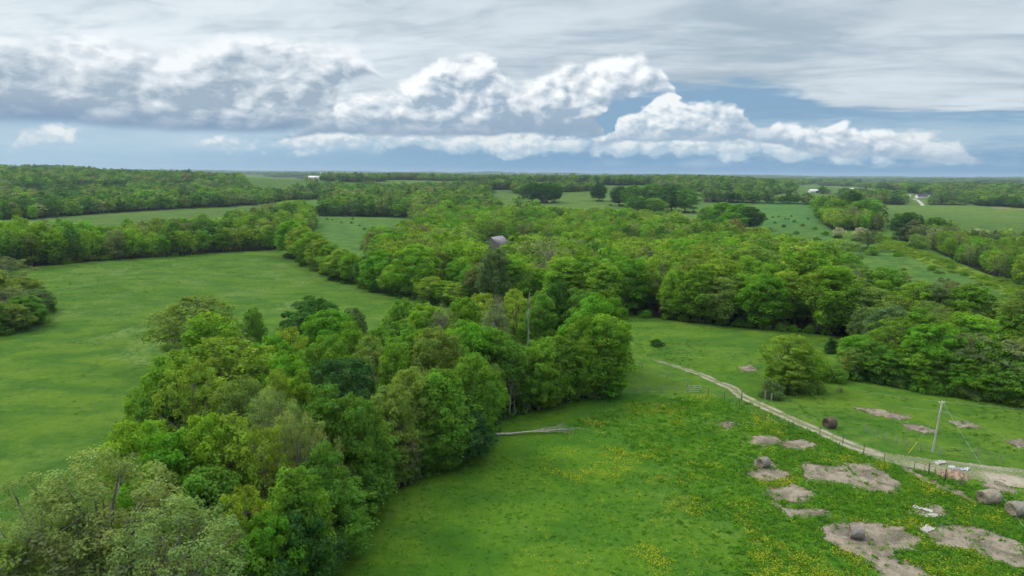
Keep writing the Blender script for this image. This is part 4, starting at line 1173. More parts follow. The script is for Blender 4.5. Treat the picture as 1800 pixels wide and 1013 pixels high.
# bushes ------------------------------------------------------------------
BUSH = []
def B(px, py, wpx, form='bush1', col='mid', zone='', label=None, hf=0.62):
    q = hit(px, py)
    if q is None: return
    if py < 450: wpx *= 0.72
    sl = math.sqrt(q[0] ** 2 + q[1] ** 2 + CAM_Z ** 2); w = wpx * sl / FPX
    BUSH.append(dict(x=q[0], y=q[1], w=w, h=w * hf, form=form, col=col, zone=zone, label=label, px=px))
zr = 'in the rough pasture behind the hedgerow'
for a_ in [(640, 404, 9), (632, 398, 6), (655, 405, 8), (690, 406, 9), (700, 411, 10), (708, 419, 9), (715, 397, 10), (620, 386, 7), (575, 386, 7), (584, 387, 6), (618, 393, 7), (641, 439, 22), (655, 435, 16), (668, 433, 14), (690, 430, 18), (702, 434, 14), (726, 404, 9), (600, 392, 6)]:
    B(*a_, form=random.choice(['bush1', 'bush2']), col=random.choice(['dark', 'mid', 'mid', 'sage']), zone=zr)
zs = 'on the scrubby field below the open shed'
for a_ in [(1340, 379, 6), (1358, 383, 7), (1368, 382, 6), (1380, 386, 7), (1386, 386, 6), (1391, 381, 6), (1348, 387, 7), (1396, 391, 10), (1362, 393, 9), (1420, 386, 7), (1410, 398, 10), (1378, 400, 11), (1352, 405, 12), (1432, 404, 12), (1400, 412, 14), (1370, 416, 14), (1450, 414, 16), (1385, 424, 16), (1436, 424, 16)]:
    B(*a_, form=random.choice(['bush1', 'bush2']), col=random.choice(['mid', 'olive', 'dark', 'green']), zone=zs)
ze = 'at the front foot of the middle wood'
for a_ in [(1137, 559, 22), (1170, 562, 14), (1200, 564, 20), (1222, 563, 18), (1246, 567, 18), (1272, 571, 22), (1300, 574, 24), (1314, 575, 18), (1342, 578, 22), (1372, 581, 20), (1396, 583, 18), (1424, 585, 20), (1455, 588, 18)]:
    B(*a_, form=random.choice(['bush1', 'bush2']), col=random.choice(['vivid', 'green', 'olive', 'bright']), zone=ze)
zp = 'on the grassy spur beside the bright strip'
for i in range(46):
    t_ = random.random(); px_ = 1560 + 300 * t_; py_ = 440 + 92 * t_ + random.uniform(-14, 36)
    B(px_, py_, random.uniform(6, 15), form=random.choice(['bush1', 'bush2']), col=random.choice(['green', 'olive', 'bright', 'olive', 'vivid']), zone=zp, hf=0.45)
zf = 'at the wood fringe above the pole meadow'
for a_ in [(1448, 668, 40), (1475, 672, 34), (1430, 655, 36), (1500, 664, 34), (1540, 672, 36), (1585, 680, 30), (1640, 690, 34), (1690, 697, 34), (1720, 702, 30), (1790, 712, 34)]:
    B(*a_, form=random.choice(['bush1', 'bush2']), col=random.choice(['olive', 'mid', 'dark', 'green']), zone=zf)
B(1155, 608, 24, 'bush2', 'dark', label='solitary dark low bush on the upper track meadow', hf=0.5)
B(1355, 698, 40, 'bush1', 'sage', label='rounded dull green bush behind two pale fence posts', hf=0.75)
B(1690, 856, 18, 'twiggy1', 'sage', label='bare twiggy grey bush beside the rusty gate', hf=1.0)
B(1478, 690, 14, 'twiggy1', 'brown', label='small bare brown shrub on the meadow beyond the track', hf=0.8)
B(870, 748, 26, 'twiggy1', 'sage', label='grey twiggy brush at the butt of the fallen tree', hf=0.5)
B(560, 1004, 34, 'twiggy1', 'brown', label='brown brush heap at the copse foot near the bottom of the frame', hf=0.5)
bs = {}
for b_ in BUSH:
    b_['z'] = float(H(b_['x'], b_['y']))
    if b_['label'] is None: bs.setdefault((b_['zone'], LOOK[b_['col']]), []).append(b_)
for (zone, look), lst in bs.items():
    lst.sort(key=lambda q: q['px'])
    for i, b_ in enumerate(lst): b_['label'] = f'only {look} bush {zone}' if len(lst) == 1 else f'{ordn(i)} {look} bush from the left, {zone}'
for b_ in BUSH: plant(b_, 'bush', 'bush', 'bushes ' + b_['zone'] if b_['zone'] else None)

# undergrowth in the copse, bright herbs on the spur strip -------------------
def patch_mesh(seed, n_, rad, hgt, size, mat, flat=False):
    g_ = np.random.default_rng(seed)
    p = g_.normal(0, rad * 0.45, (n_, 3)); p[:, 2] = np.abs(g_.normal(0, hgt * 0.5, n_)) * np.exp(-(p[:, 0] ** 2 + p[:, 1] ** 2) / rad ** 2)
    mb = MB(); nrm = g_.normal(size=(n_, 3)) * 0.6 + np.array([0, 0, 1.0]); nrm /= np.linalg.norm(nrm, axis=1)[:, None]
    a = np.cross(nrm, g_.normal(size=(n_, 3))); a /= np.linalg.norm(a, axis=1)[:, None]; b = np.cross(nrm, a)
    s_ = size * g_.uniform(0.6, 1.4, n_)[:, None] * 0.5
    v = np.stack([p - a * s_, p - b * s_ * 0.7, p + a * s_, p + b * s_ * 0.7], 1).reshape(-1, 3)
    t = np.repeat(g_.uniform(0.75, 1.25, (n_, 1)) * np.ones((1, 3)), 4, 0)
    mb.add(v, np.arange(4 * n_).reshape(n_, 4), 0, t)
    return mb.mesh('plant_shape', [mat])
bush_st = [stuff_shape(51, 'bush', Hh=3.0, Rr=2.4, cb=0.0, nc=26, per=34, size=0.36, cr=0.8, limbs=0), stuff_shape(52, 'bush', Hh=2.2, Rr=2.2, cb=0.0, nc=22, per=30, size=0.36, cr=0.7, limbs=0)]
def region_points(pxpoly, n_, box=None, seed=0):
    g_ = np.random.default_rng(seed)
    W = [hit(*p) if p[1] < 1700 else flat_at(*p) for p in pxpoly]
    W = [tuple(w) for w in W if w is not None]
    xs = [w[0] for w in W]; ys = [w[1] for w in W]
    x = g_.uniform(min(xs), max(xs), n_); y = g_.uniform(min(ys), max(ys), n_)
    k = inpoly(x, y, W)
    return x[k], y[k]
copse_poly = [p for k_, p in COVER if k_ == 6][0]
x, y = region_points(copse_poly, 1500, seed=61)
k = np.arange(len(x)) < 420; x, y = x[k], y[k]
s_ = g.uniform(0.45, 1.0, len(x))
scatter('undergrowth', bush_st, x, y, g.integers(0, 2, len(x)), np.stack([s_, s_, s_ * 0.8], 1), np.array([C_[k_] for k_ in ('mid', 'dark', 'sage')])[g.integers(0, 3, len(x))], 'low undergrowth between the trunks of the copse')
ux, uy = fill(4.2, 150, 360, seed=66)
uk = g.random(len(ux)) < 0.55; ux, uy = ux[uk], uy[uk]
us = g.uniform(0.45, 1.15, len(ux))
scatter('woodland_shrubs', bush_st, ux, uy, g.integers(0, 2, len(ux)), np.stack([us, us, us * 0.9], 1), np.array([C_[k_] for k_ in ('mid', 'olive', 'green')])[g.integers(0, 3, len(ux))] * 0.9, 'shrubs and saplings filling the floor of the woods')
bx_, by_ = [], []
for t in TREES:
    if t['hand'] and t['zone'] != Z1 and t['h'] > 5:
        for _ in range(6):
            a_ = random.uniform(0, 6.28); d_ = t['w'] * random.uniform(0.05, 0.42); bx_.append(t['x'] + d_ * math.cos(a_)); by_.append(t['y'] + d_ * math.sin(a_))
bx_, by_ = np.array(bx_), np.array(by_); us = g.uniform(0.5, 1.1, len(bx_))
scatter('hedge_undergrowth', bush_st, bx_, by_, g.integers(0, 2, len(bx_)), np.stack([us, us, us * 0.9], 1), np.array([C_[k_] for k_ in ('mid', 'olive', 'dark')])[g.integers(0, 3, len(bx_))], 'low brush at the feet of the hedgerow and grove trees')
strip = [p for k_, p in COVER if k_ == 5][0]
x, y = region_points(strip, 5200, seed=62)
s_ = g.uniform(0.3, 0.9, len(x)) * (0.6 + np.clip(vnoise(x, y, 12, 4.0) + 0.5, 0, 1))
scatter('hill_herbs', bush_st, x, y, g.integers(0, 2, len(x)), np.stack([s_, s_, s_ * 0.42], 1), np.array([C_['lime'], C_['bright'], C_['lime']])[g.integers(0, 3, len(x))] * g.uniform(0.8, 1.1, (len(x), 1)), 'bright yellow-green herbs growing in a strip along the hill crest')

TUFT = [(110, 1100), (60, 475), (505, 442), (770, 534), (600, 640), (420, 650), (300, 740)]
TUFT2 = [(1100, 560), (1300, 580), (1500, 600), (1440, 690), (1560, 665), (1800, 705), (1900, 740), (1900, 850), (1620, 805), (1300, 690), (1120, 622)]
# grass tufts, weeds and buttercups of the paddock ----------------------------
def flower_mesh(seed):
    g_ = np.random.default_rng(seed); mb = MB()
    n_ = 13; p = g_.normal(0, 0.42, (n_, 3)); p[:, 2] = 0.34 + g_.normal(0, 0.06, n_)
    nrm = g_.normal(size=(n_, 3)) * 0.35 + np.array([0, 0, 1.0]); nrm /= np.linalg.norm(nrm, axis=1)[:, None]
    a = np.cross(nrm, g_.normal(size=(n_, 3))); a /= np.linalg.norm(a, axis=1)[:, None]; b = np.cross(nrm, a); s_ = 0.06
    v = np.stack([p - a * s_, p - b * s_, p + a * s_, p + b * s_], 1).reshape(-1, 3)
    mb.add(v, np.arange(4 * n_).reshape(n_, 4), 0, np.ones((4 * n_, 3)))
    return mb.mesh('flower_shape', [FOLI])
weeds = [patch_mesh(71, 26, 0.55, 0.5, 0.30, FOLI), patch_mesh(72, 22, 0.8, 0.4, 0.34, FOLI), patch_mesh(73, 18, 0.4, 0.6, 0.26, FOLI)]
grass_area = [(540, 1300), (575, 1040), (600, 985), (690, 880), (770, 838), (860, 800), (880, 745), (980, 722), (1090, 694), (1250, 690), (1300, 700), (1400, 745), (1500, 790), (1600, 818), (1700, 850), (1900, 900), (2300, 1300)]
x, y = region_points(grass_area, 62000, seed=81)
def in_litter(x, y):
    px, py = project(x, y, H(x, y)); m_ = np.zeros(len(x), bool)
    for lab, poly in PATCHES: m_ |= inpoly(px, py, poly)
    return m_
k = ((~in_litter(x, y)) | (g.random(len(x)) < 0.10)) & (trk_sdf(x, y) < -0.2)
x, y = x[k], y[k]
px, py = project(x, y, H(x, y))
wob_ = vnoise(x, y, 9, 3.7) * 150 + vnoise(x, y, 3, 1.7) * 50
lush = inpoly(px + wob_ + g.normal(0, 42, len(x)), py + wob_ * 0.4 + g.normal(0, 8, len(x)), [(1090, 700), (1300, 700), (1420, 750), (1620, 830), (1900, 900), (2300, 1300), (1250, 1300), (1250, 1013), (1290, 930), (1180, 850), (1120, 790), (1080, 740)])
den = np.where(lush, 0.70, 0.22) * (0.35 + 0.9 * np.clip(vnoise(x, y, 5, 2.0) + vnoise(x, y, 17, 6.0) + 0.5, 0, 1))
k = g.random(len(x)) < den
x, y, lush = x[k], y[k], lush[k]
s_ = g.uniform(0.5, 1.15, len(x)) * np.where(lush, 0.9, 0.5)
wc = np.array([(0.105, 0.275, 0.026), (0.125, 0.31, 0.024), (0.090, 0.245, 0.030), (0.165, 0.32, 0.030)])
scatter('meadow_weeds', weeds, x, y, g.integers(0, 3, len(x)), np.stack([s_, s_, s_ * np.where(lush, 0.95, 0.6)], 1), wc[g.integers(0, 4, len(x))] * g.uniform(0.85, 1.15, (len(x), 1)), 'lush tussocks and weeds of the bale paddock', sink=0.0)
tx, ty = [], []
for pg, n_, sd_ in ((TUFT, 5000, 91), (TUFT2, 6000, 92)):
    a_, b_ = region_points(pg, n_, seed=sd_); k = (vnoise(a_, b_, 7, 1.3) + vnoise(a_, b_, 28, 2.3) + g.uniform(-0.3, 0.3, len(a_))) > -0.05
    k &= trk_sdf(a_, b_) < -0.2
    tx.append(a_[k]); ty.append(b_[k])
tx, ty = np.concatenate(tx), np.concatenate(ty)
s_ = g.uniform(0.5, 1.2, len(tx)) * (0.6 + np.hypot(tx, ty) / 400)
scatter('pasture_tussocks', weeds, tx, ty, g.integers(0, 3, len(tx)), np.stack([s_, s_, s_ * 0.35], 1), np.array([(0.10, 0.235, 0.026), (0.115, 0.25, 0.028), (0.09, 0.215, 0.03), (0.15, 0.25, 0.05)])[g.integers(0, 4, len(tx))], 'low grass tussocks over the open pastures', sink=0.02)
x, y = region_points([(760, 1300), (900, 860), (1060, 705), (1300, 690), (1420, 750), (1620, 830), (1900, 900), (2300, 1300)], 64000, seed=83)
k = ~in_litter(x, y); x, y = x[k], y[k]
px, py = project(x, y, H(x, y))
fl = vnoise(x, y, 6.5, 8.8) * 1.0 + vnoise(x, y, 2.2, 3.1) * 0.7
thr = np.where(inpoly(px, py, [(1100, 700), (1230, 695), (1480, 800), (1700, 880), (1900, 960), (1900, 1300), (1300, 1300), (1330, 950), (1250, 860)]), 0.20, 0.34)
k = g.random(len(x)) < ((fl - thr + 0.12) * 0.9).clip(0.012, 0.26); x, y = x[k], y[k]
s_ = g.uniform(0.6, 1.1, len(x))
scatter('buttercups', [flower_mesh(1), flower_mesh(2)], x, y, g.integers(0, 2, len(x)), np.stack([s_, s_, s_], 1), np.array([[0.52, 0.52, 0.04]]) * g.uniform(0.8, 1.1, (len(x), 1)), 'drifts of yellow buttercups among the paddock weeds', sink=0.0)
NW = len(x)

# loose straw strewn over and beyond the litter patches
sx_, sy_ = [], []
for lab, poly in PATCHES:
    W = [hit(*p) for p in poly]; a_ = np.array(W); lo, hi = a_.min(0) - 2.2, a_.max(0) + 2.2
    n_ = int((hi - lo).prod() * 2.6); x_ = g.uniform(lo[0], hi[0], n_); y_ = g.uniform(lo[1], hi[1], n_)
    d_ = poly_sdf(x_, y_, W); k = g.random(n_) < np.where(d_ > 0, 0.75, np.exp(d_ / 0.7) * 0.7)
    sx_.append(x_[k]); sy_.append(y_[k])
sx_, sy_ = np.concatenate(sx_), np.concatenate(sy_)
straw = [patch_mesh(95, 16, 0.5, 0.12, 0.16, FOLI), patch_mesh(96, 12, 0.7, 0.10, 0.18, FOLI), patch_mesh(97, 9, 0.35, 0.2, 0.14, FOLI)]
s_ = g.uniform(0.5, 1.2, len(sx_))
scatter('loose_straw', straw, sx_, sy_, g.integers(0, 3, len(sx_)), np.stack([s_, s_, s_ * 0.9], 1), np.array([(0.30, 0.25, 0.19), (0.20, 0.17, 0.13), (0.38, 0.33, 0.26), (0.14, 0.115, 0.085)])[g.integers(0, 4, len(sx_))], 'old straw and hay strewn over the feeding patches', sink=-0.03)

# ------------------------------------------------------------------ small objects
def G(px, py):
    q = hit(px, py); return Vector((q[0], q[1], float(H(*q))))
def bm_mesh(name, build, mats, parent=None, loc=None, smooth=False):
    mb = MB(); build(mb)
    me = mb.mesh(name, mats if isinstance(mats, (list, tuple)) else [mats])
    if smooth: me.polygons.foreach_set('use_smooth', np.ones(len(me.polygons), bool))
    o_ = bpy.data.objects.new(name, me); COL.objects.link(o_)
    if parent is not None: o_.parent = parent
    if loc is not None: o_.location = loc
    return o_
def box(mb, c, s, mat=0, rz=0.0, tilt=None):
    v = np.array([[x_, y_, z_] for x_ in (-.5, .5) for y_ in (-.5, .5) for z_ in (-.5, .5)]) * np.array(s)
    M = Matrix.Rotation(rz, 3, 'Z')
    if tilt is not None: M = M @ tilt
    v = v @ np.array(M).T + np.array(c)
    mb.add(v, np.array([[0, 1, 3, 2], [4, 6, 7, 5], [0, 4, 5, 1], [2, 3, 7, 6], [0, 2, 6, 4], [1, 5, 7, 3]]), mat)
def cyl(mb, a, b, r0, r1=None, sides=8, mat=0):
    tube(mb, [np.array(a), np.array(a) * .5 + np.array(b) * .5, np.array(b)], [r0, (r0 + (r1 or r0)) / 2, r1 or r0], sides, mat)

# hay bales
HAY = []
for nm, c1, c2 in (('hay_grey', (0.15, 0.135, 0.11), (0.34, 0.31, 0.26)), ('hay_tan', (0.20, 0.165, 0.12), (0.38, 0.34, 0.27)), ('hay_brown', (0.075, 0.058, 0.042), (0.20, 0.16, 0.12))):
    HAY.append(simple_mat(nm, c1, c2, 3.2, 0.98, (0.6, 6, 6), 1.0, 0.06, 0.05, 6))
HAYEND = simple_mat('hay_end', (0.12, 0.10, 0.075), (0.33, 0.28, 0.21), 7.0, 0.98, (1, 1, 1), 1.0, 0.06, 0.05, 6)
HAYDARK = simple_mat('hay_core', (0.045, 0.036, 0.026), (0.12, 0.095, 0.07), 7.0, 0.98)
TWINE = simple_mat('twine', (0.42, 0.42, 0.40), (0.5, 0.5, 0.48), 9.0, 0.8)
def bale(px, py, rz, rad, ln, mat, label, seed, sag=0.06, endmat=None, fray=1.0):
    g_ = np.random.default_rng(seed); p = G(px, py)
    root = empty('hay_bale', p, rz); tag(root, label, 'hay bale', 'round hay bales left in the pastures')
    nx, na = 26, 56
    def surf(u, a):
        # u along -1..1; the bale settles: flat below, wider at the sides
        rr = rad * (1 - 0.10 * np.abs(u) ** 6) * (1 + 0.022 * np.sin(u * 22 + 0.8 * np.sin(a * 3)) + 0.02 * np.sin(a * 7 + u * 5 + seed) + 0.03 * np.sin(a * 3 + seed * 2 + u * 2))
        rr = rr + g_.normal(0, 0.020 * fray, u.shape)
        y_ = rr * np.cos(a) * (1 + sag); z_ = rr * np.sin(a) * (1 - sag)
        z_ = np.maximum(z_, -rad * 0.86) + rad * 0.84
        return u * ln / 2 + 0.03 * np.sin(a * 2 + seed), y_, z_
    def body(mb):
        U, A = np.meshgrid(np.linspace(-1, 1, nx), np.linspace(0, 2 * np.pi, na, endpoint=False), indexing='ij')
        x_, y_, z_ = surf(U, A)
        i, j = np.meshgrid(np.arange(nx - 1), np.arange(na), indexing='ij'); j2 = (j + 1) % na
        mb.add(np.stack([x_, y_, z_], -1).reshape(-1, 3), np.stack([i * na + j, i * na + j2, (i + 1) * na + j2, (i + 1) * na + j], -1).reshape(-1, 4))
        # stray stalks
        n_ = int(420 * fray); u = g_.uniform(-1, 1, n_); a = g_.uniform(0, 2 * np.pi, n_)
        x0, y0, z0 = surf(u, a); d = g_.normal(0, 1, (n_, 3)); d /= np.linalg.norm(d, axis=1)[:, None]
        P0 = np.stack([x0, y0, z0], 1); L_ = g_.uniform(0.08, 0.26, n_)[:, None]
        w_ = np.cross(d, g_.normal(size=(n_, 3))); w_ /= np.linalg.norm(w_, axis=1)[:, None]
        v = np.stack([P0 - w_ * .012, P0 + w_ * .012, P0 + d * L_ + w_ * .006, P0 + d * L_ - w_ * .006], 1).reshape(-1, 3)
        v[:, 2] = np.maximum(v[:, 2], 0.0)
        mb.add(v, np.arange(4 * n_).reshape(n_, 4))
    bm_mesh('hay_roll', body, mat, root)
    for s in (-1, 1):
        def end(mb, s=s):
            prof = [(1.0, 0.90), (0.93, 1.00), (0.80, 1.02), (0.74, 0.985), (0.60, 1.0), (0.54, 0.96), (0.42, 0.985), (0.34, 0.90), (0.22, 0.84), (0.10, 0.88), (0.0, 0.90)]
            A = np.linspace(0, 2 * np.pi, na, endpoint=False); rows = []
            for f_, u_ in prof:
                k_ = f_ * 0.985
                wob = 1 + 0.035 * np.sin(A * 5 + f_ * 9 + seed) + g_.normal(0, 0.012, na)
                y_ = k_ * rad * 0.95 * np.cos(A) * (1 + sag) * wob; z_ = np.maximum(k_ * rad * 0.95 * np.sin(A) * (1 - sag) * wob, -rad * 0.86) + rad * 0.84
                rows.append(np.stack([np.full(na, s * ln / 2 * u_) + g_.normal(0, 0.012, na), y_, z_], 1))
            i, j = np.meshgrid(np.arange(len(prof) - 1), np.arange(na), indexing='ij'); j2 = (j + 1) % na
            mb.add(np.concatenate(rows), np.stack([i * na + j, i * na + j2, (i + 1) * na + j2, (i + 1) * na + j], -1).reshape(-1, 4))
        eo = bm_mesh('end_face', end, endmat or HAYEND, root)
    def rings(mb):
        for u_ in np.linspace(-0.78, 0.78, 9):
            A = np.linspace(0, 2 * np.pi, 41); x_, y_, z_ = surf(np.full(41, u_) + 0.015 * np.sin(A), A)
            cen_ = np.array([0, 0, rad * 0.84]); pp = np.stack([x_, y_, z_], 1); dd = pp - cen_; dd[:, 0] = 0
            tube(mb, pp + dd / np.linalg.norm(dd, axis=1)[:, None] * 0.012, np.full(41, 0.011), 3)
    if endmat is None: bm_mesh('twine', rings, TWINE, root)
    return root
bale(1505, 945, R(-14), 0.74, 1.35, HAY[0], 'weathered grey round bale lying on the broad litter patch nearest the camera', 3)
bale(1342, 820, R(28), 0.70, 1.25, HAY[0], 'small grey bale with its end turned outward, alone left of the long litter patch', 4)
bale(1737, 884, R(10), 0.88, 2.0, HAY[1], 'long tan bale with a hollow coiled end, next to the pinkish bare ground', 5)
bale(1788, 906, R(6), 0.92, 1.8, HAY[0], 'dark-sided bale cut by the edge of the frame, beside the hollow-ended one', 6, sag=0.10)
bale(1458, 751, R(20), 0.86, 1.45, HAY[2], 'rotting brown bale slumped in the grass beyond the track', 7, sag=0.04, endmat=HAYDARK, fray=1.8)

# utility pole
pb = G(1639, 795); dP = math.hypot(pb.x, pb.y)
_dt = ray(1656, 707); tp_ = dP * 1.0 / math.hypot(_dt[0], _dt[1])
top = Vector((_dt[0] * tp_, _dt[1] * tp_, CAM_Z + _dt[2] * tp_))
root = empty('utility_pole', pb); tag(root, 'weathered grey wooden utility pole leaning slightly in the meadow beyond the track', 'utility pole')
tv = top - pb
up = np.array(tv)
bm_mesh('pole', lambda mb: tube(mb, [-0.04 * up, 0.25 * up, 0.5 * up, 0.75 * up, up], [0.14, 0.135, 0.125, 0.115, 0.10], 12), POLEWOOD, root, smooth=True)
INSUL = simple_mat('insulator', (0.55, 0.56, 0.56), (0.7, 0.7, 0.7), 4, 0.3, spec=0.5)
def insul(mb, c):
    c = np.array(c); tube(mb, [c, c + [0, 0, 0.05], c + [0, 0, 0.07], c + [0, 0, 0.13], c + [0, 0, 0.15], c + [0, 0, 0.22]], [0.07, 0.085, 0.05, 0.075, 0.045, 0.05], 8)
tn = up / np.linalg.norm(up)
for off in ((-0.32, 0.0), (0.34, 0.06)):
    c0 = up * 0.985 + np.array([off[0], off[1], 0])
    arm = bm_mesh('insulator_bracket', lambda mb: (cyl(mb, up * 0.965, c0, 0.03, 0.025, 6), ), WIRE, root)
    bm_mesh('insulator', lambda mb: insul(mb, c0), INSUL, arm)
bm_mesh('top_insulator', lambda mb: insul(mb, up * 1.0), INSUL, root)
bm_mesh('cable_clamp', lambda mb: box(mb, up * 0.82 + np.array([0.14, 0, 0]), (0.14, 0.1, 0.24)), WIRE, root)
bm_mesh('cable_clamp', lambda mb: box(mb, up * 0.70 + np.array([-0.14, 0, 0]), (0.10, 0.1, 0.16)), WIRE, root)
def catenary(a, b, sag, n_=24):
    a, b = np.array(a), np.array(b); t = np.linspace(0, 1, n_)[:, None]
    p = a * (1 - t) + b * t; p[:, 2] -= (4 * sag * t * (1 - t))[:, 0]; return p
def guy(px, py, at, guard):
    q = G(px, py) - pb
    bm_mesh('guy_wire', lambda mb: tube(mb, catenary(up * at, q, 0.0, 4), np.full(4, 0.008), 4), WIRE, root)
    if guard:
        YEL = simple_mat('guard_yellow', (0.62, 0.48, 0.04), (0.7, 0.55, 0.06), 4, 0.5)
        a = np.array(q); b = up * at; d_ = (b - a) / np.linalg.norm(b - a)
        bm_mesh('guy_guard', lambda mb: cyl(mb, a, a + d_ * 2.1, 0.028, sides=8), YEL, root)
    bm_mesh('ground_anchor', lambda mb: cyl(mb, np.array(q) - [0, 0, .2], np.array(q) + [0, 0, 0.2], 0.03, sides=6), WIRE, root)
guy(1597, 797, 0.80, True); guy(1735, 820, 0.95, False); guy(1716, 805, 0.80, False)
LINEM = simple_mat('line_wire', (0.42, 0.45, 0.42), (0.5, 0.52, 0.5), 4, 0.4)
def power_line(a, b, sag, label, r=0.009):
    a = Vector(a); o_ = bm_mesh('power_line', lambda mb: tube(mb, catenary((0, 0, 0), np.array(Vector(b) - a), sag, 30), np.full(30, r), 4), LINEM, loc=a)
    tag(o_, label, 'power line', 'wires strung from the utility pole')
def air(px, py, dist):
    d = ray(px, py); t = dist / math.hypot(d[0], d[1]); return Vector((d[0] * t, d[1] * t, CAM_Z + d[2] * t))
T0 = pb + Vector(up)
power_line(T0 + Vector((-0.34, 0, 0.1)), air(1400, 655, 168), 1.0, 'upper thin wire running from the pole top toward the dark bushes')
power_line(pb + Vector(up * 0.82), air(1405, 660, 166), 1.4, 'lower thin wire running from the pole toward the dark bushes')
power_line(T0 + Vector((0.36, 0, 0.1)), air(1990, 724, 128), 0.5, 'wire leaving the pole top across the meadow toward the frame edge')
power_line(pb + Vector(up * 0.84), air(1990, 846, 104), 0.4, 'low service cable dropping from the pole toward the frame edge')
power_line(T0 + Vector((0.1, 0, 0.1)), air(1960, 1135, 52), 0.9, 'wire descending from the pole over the hollow-ended and frame-edge bales')

# fences
def post_mesh(seed, h_=1.25, r_=0.075):
    g_ = np.random.default_rng(seed); mb = MB(); ln = g_.normal(0, 0.05, 2)
    tube(mb, [[0, 0, -0.3], [ln[0] * .3, ln[1] * .3, h_ * .4], [ln[0], ln[1], h_], [ln[0], ln[1], h_ + 0.02]], [r_ * 1.1, r_, r_ * 0.92, r_ * 0.6], 7)
    return mb
POSTS = [post_mesh(s).mesh('post', [POSTWOOD]) for s in (1, 2, 3)]
DPOSTS = [post_mesh(s, 1.35, 0.05).mesh('post', [DARKPOST]) for s in (4, 5)]
def fence(pts, label, meshes, nw=4, extra=None):
    P = [G(*p) for p in pts]; root = empty('fence', P[0]); tag(root, label, 'fence', 'post and wire fences of the farm')
    for i, p in enumerate(P):
        o_ = bpy.data.objects.new('post', meshes[i % len(meshes)]); COL.objects.link(o_); o_.parent = root; o_.location = p - P[0]
        o_.rotation_euler = (0, 0, random.uniform(0, 6)); s_ = random.uniform(0.88, 1.12); o_.scale = (s_, s_, s_)
    def wires(mb, z_):
        for a, b in zip(P[:-1], P[1:]):
            n_ = 5; t = np.linspace(0, 1, n_); xy = np.array([np.array((a - P[0]) * (1 - k) + (b - P[0]) * k) for k in t])
            hz_ = H(xy[:, 0] + P[0].x, xy[:, 1] + P[0].y) - P[0].z
            xy[:, 2] = np.maximum(xy[:, 2], hz_) + z_ - 0.03 * np.sin(t * np.pi)
            tube(mb, xy, np.full(n_, 0.007), 3)
    for z_ in np.linspace(0.25, 1.15, nw): bm_mesh('wire', lambda mb: wires(mb, z_), WIRE, root)
    return root
fence([(1015, 702), (1048, 702), (1072, 695), (1093, 694), (1117, 692), (1139, 691), (1163, 690), (1188, 690), (1209, 690)], 'pale wooden post fence from the copse corner to the rail panel', POSTS)
fence([(1087, 627), (1096, 636), (1129, 648), (1172, 665), (1208, 680)], 'sparse old post fence between the copse end and the track', POSTS, 2)
fence([(1231, 690), (1245, 694), (1273, 701), (1300, 716), (1345, 738), (1385, 752), (1441, 764), (1481, 781), (1518, 797), (1554, 812), (1607, 825)], 'dark thin post and wire fence along the near side of the track', DPOSTS)
fence([(1520, 760), (1537, 768), (1556, 775), (1575, 780), (1594, 785), (1618, 793), (1652, 800), (1716, 802), (1760, 814)], 'grey post fence through tall grass below the utility pole', POSTS)
for px_, py_, lab in ((1304, 703, 'dark stub post standing right at the edge of the track bend'), ):
    p = G(px_, py_); o_ = bpy.data.objects.new('fence_post', DPOSTS[0]); COL.objects.link(o_); o_.location = p; o_.scale = (1.6, 1.6, 1.15); tag(o_, lab, 'post')
for px_, py_, lab in ((1345, 703, 'taller of two pale fence posts in front of the rounded bush'), (1356, 706, 'shorter of two pale fence posts in front of the rounded bush')):
    p = G(px_, py_); o_ = bpy.data.objects.new('fence_post', POSTS[0]); COL.objects.link(o_); o_.location = p; o_.scale = (1.4, 1.4, 1.3 if px_ == 1345 else 1.1); tag(o_, lab, 'post', 'two posts by the rounded bush')
RUST = simple_mat('rusty_metal', (0.10, 0.055, 0.04), (0.22, 0.13, 0.10), 5.0, 0.8)
GALV = simple_mat('galvanised', (0.34, 0.35, 0.35), (0.45, 0.46, 0.46), 5.0, 0.5)
def gate(pa, pb_, label, mat, rails=5, h_=1.25, name='gate', thick=0.022):
    a, b = G(*pa), G(*pb_); root = empty(name, a); tag(root, label, name)
    d = np.array(b - a)
    for i in range(rails):
        z_ = 0.2 + (h_ - 0.2) * i / (rails - 1)
        bm_mesh('rail', lambda mb: cyl(mb, [0, 0, z_], d + [0, 0, z_], thick, sides=6), mat, root)
    for k in (0.0, 0.5, 1.0):
        bm_mesh('upright', lambda mb: cyl(mb, d * k + [0, 0, 0.05], d * k + [0, 0, h_ + 0.03], thick * 1.2, sides=6), mat, root)
    return root
gate((1210, 690), (1231, 690), 'grey rail panel closing the gap in the pale post fence', GALV, 4, name='farm_gate', thick=0.035)
gate((1643, 838), (1664, 846), 'rusty brown metal gate panel beside the dirt mound', RUST, 5)
g2 = gate((1607, 828), (1643, 838), 'rusty single top rail on two posts along the yard', RUST, 2, 1.3, name='rail_fence')
# low posts carrying the gate
for px_, py_, lab in ((1632, 835, 'rusty gate post at the left end of the yard gate'), (1661, 846, 'rusty gate post at the right end of the yard gate')):
    p = G(px_, py_); o_ = bpy.data.objects.new('gate_post', DPOSTS[1]); COL.objects.link(o_); o_.location = p; o_.scale = (1.7, 1.7, 1.25); tag(o_, lab, 'post')

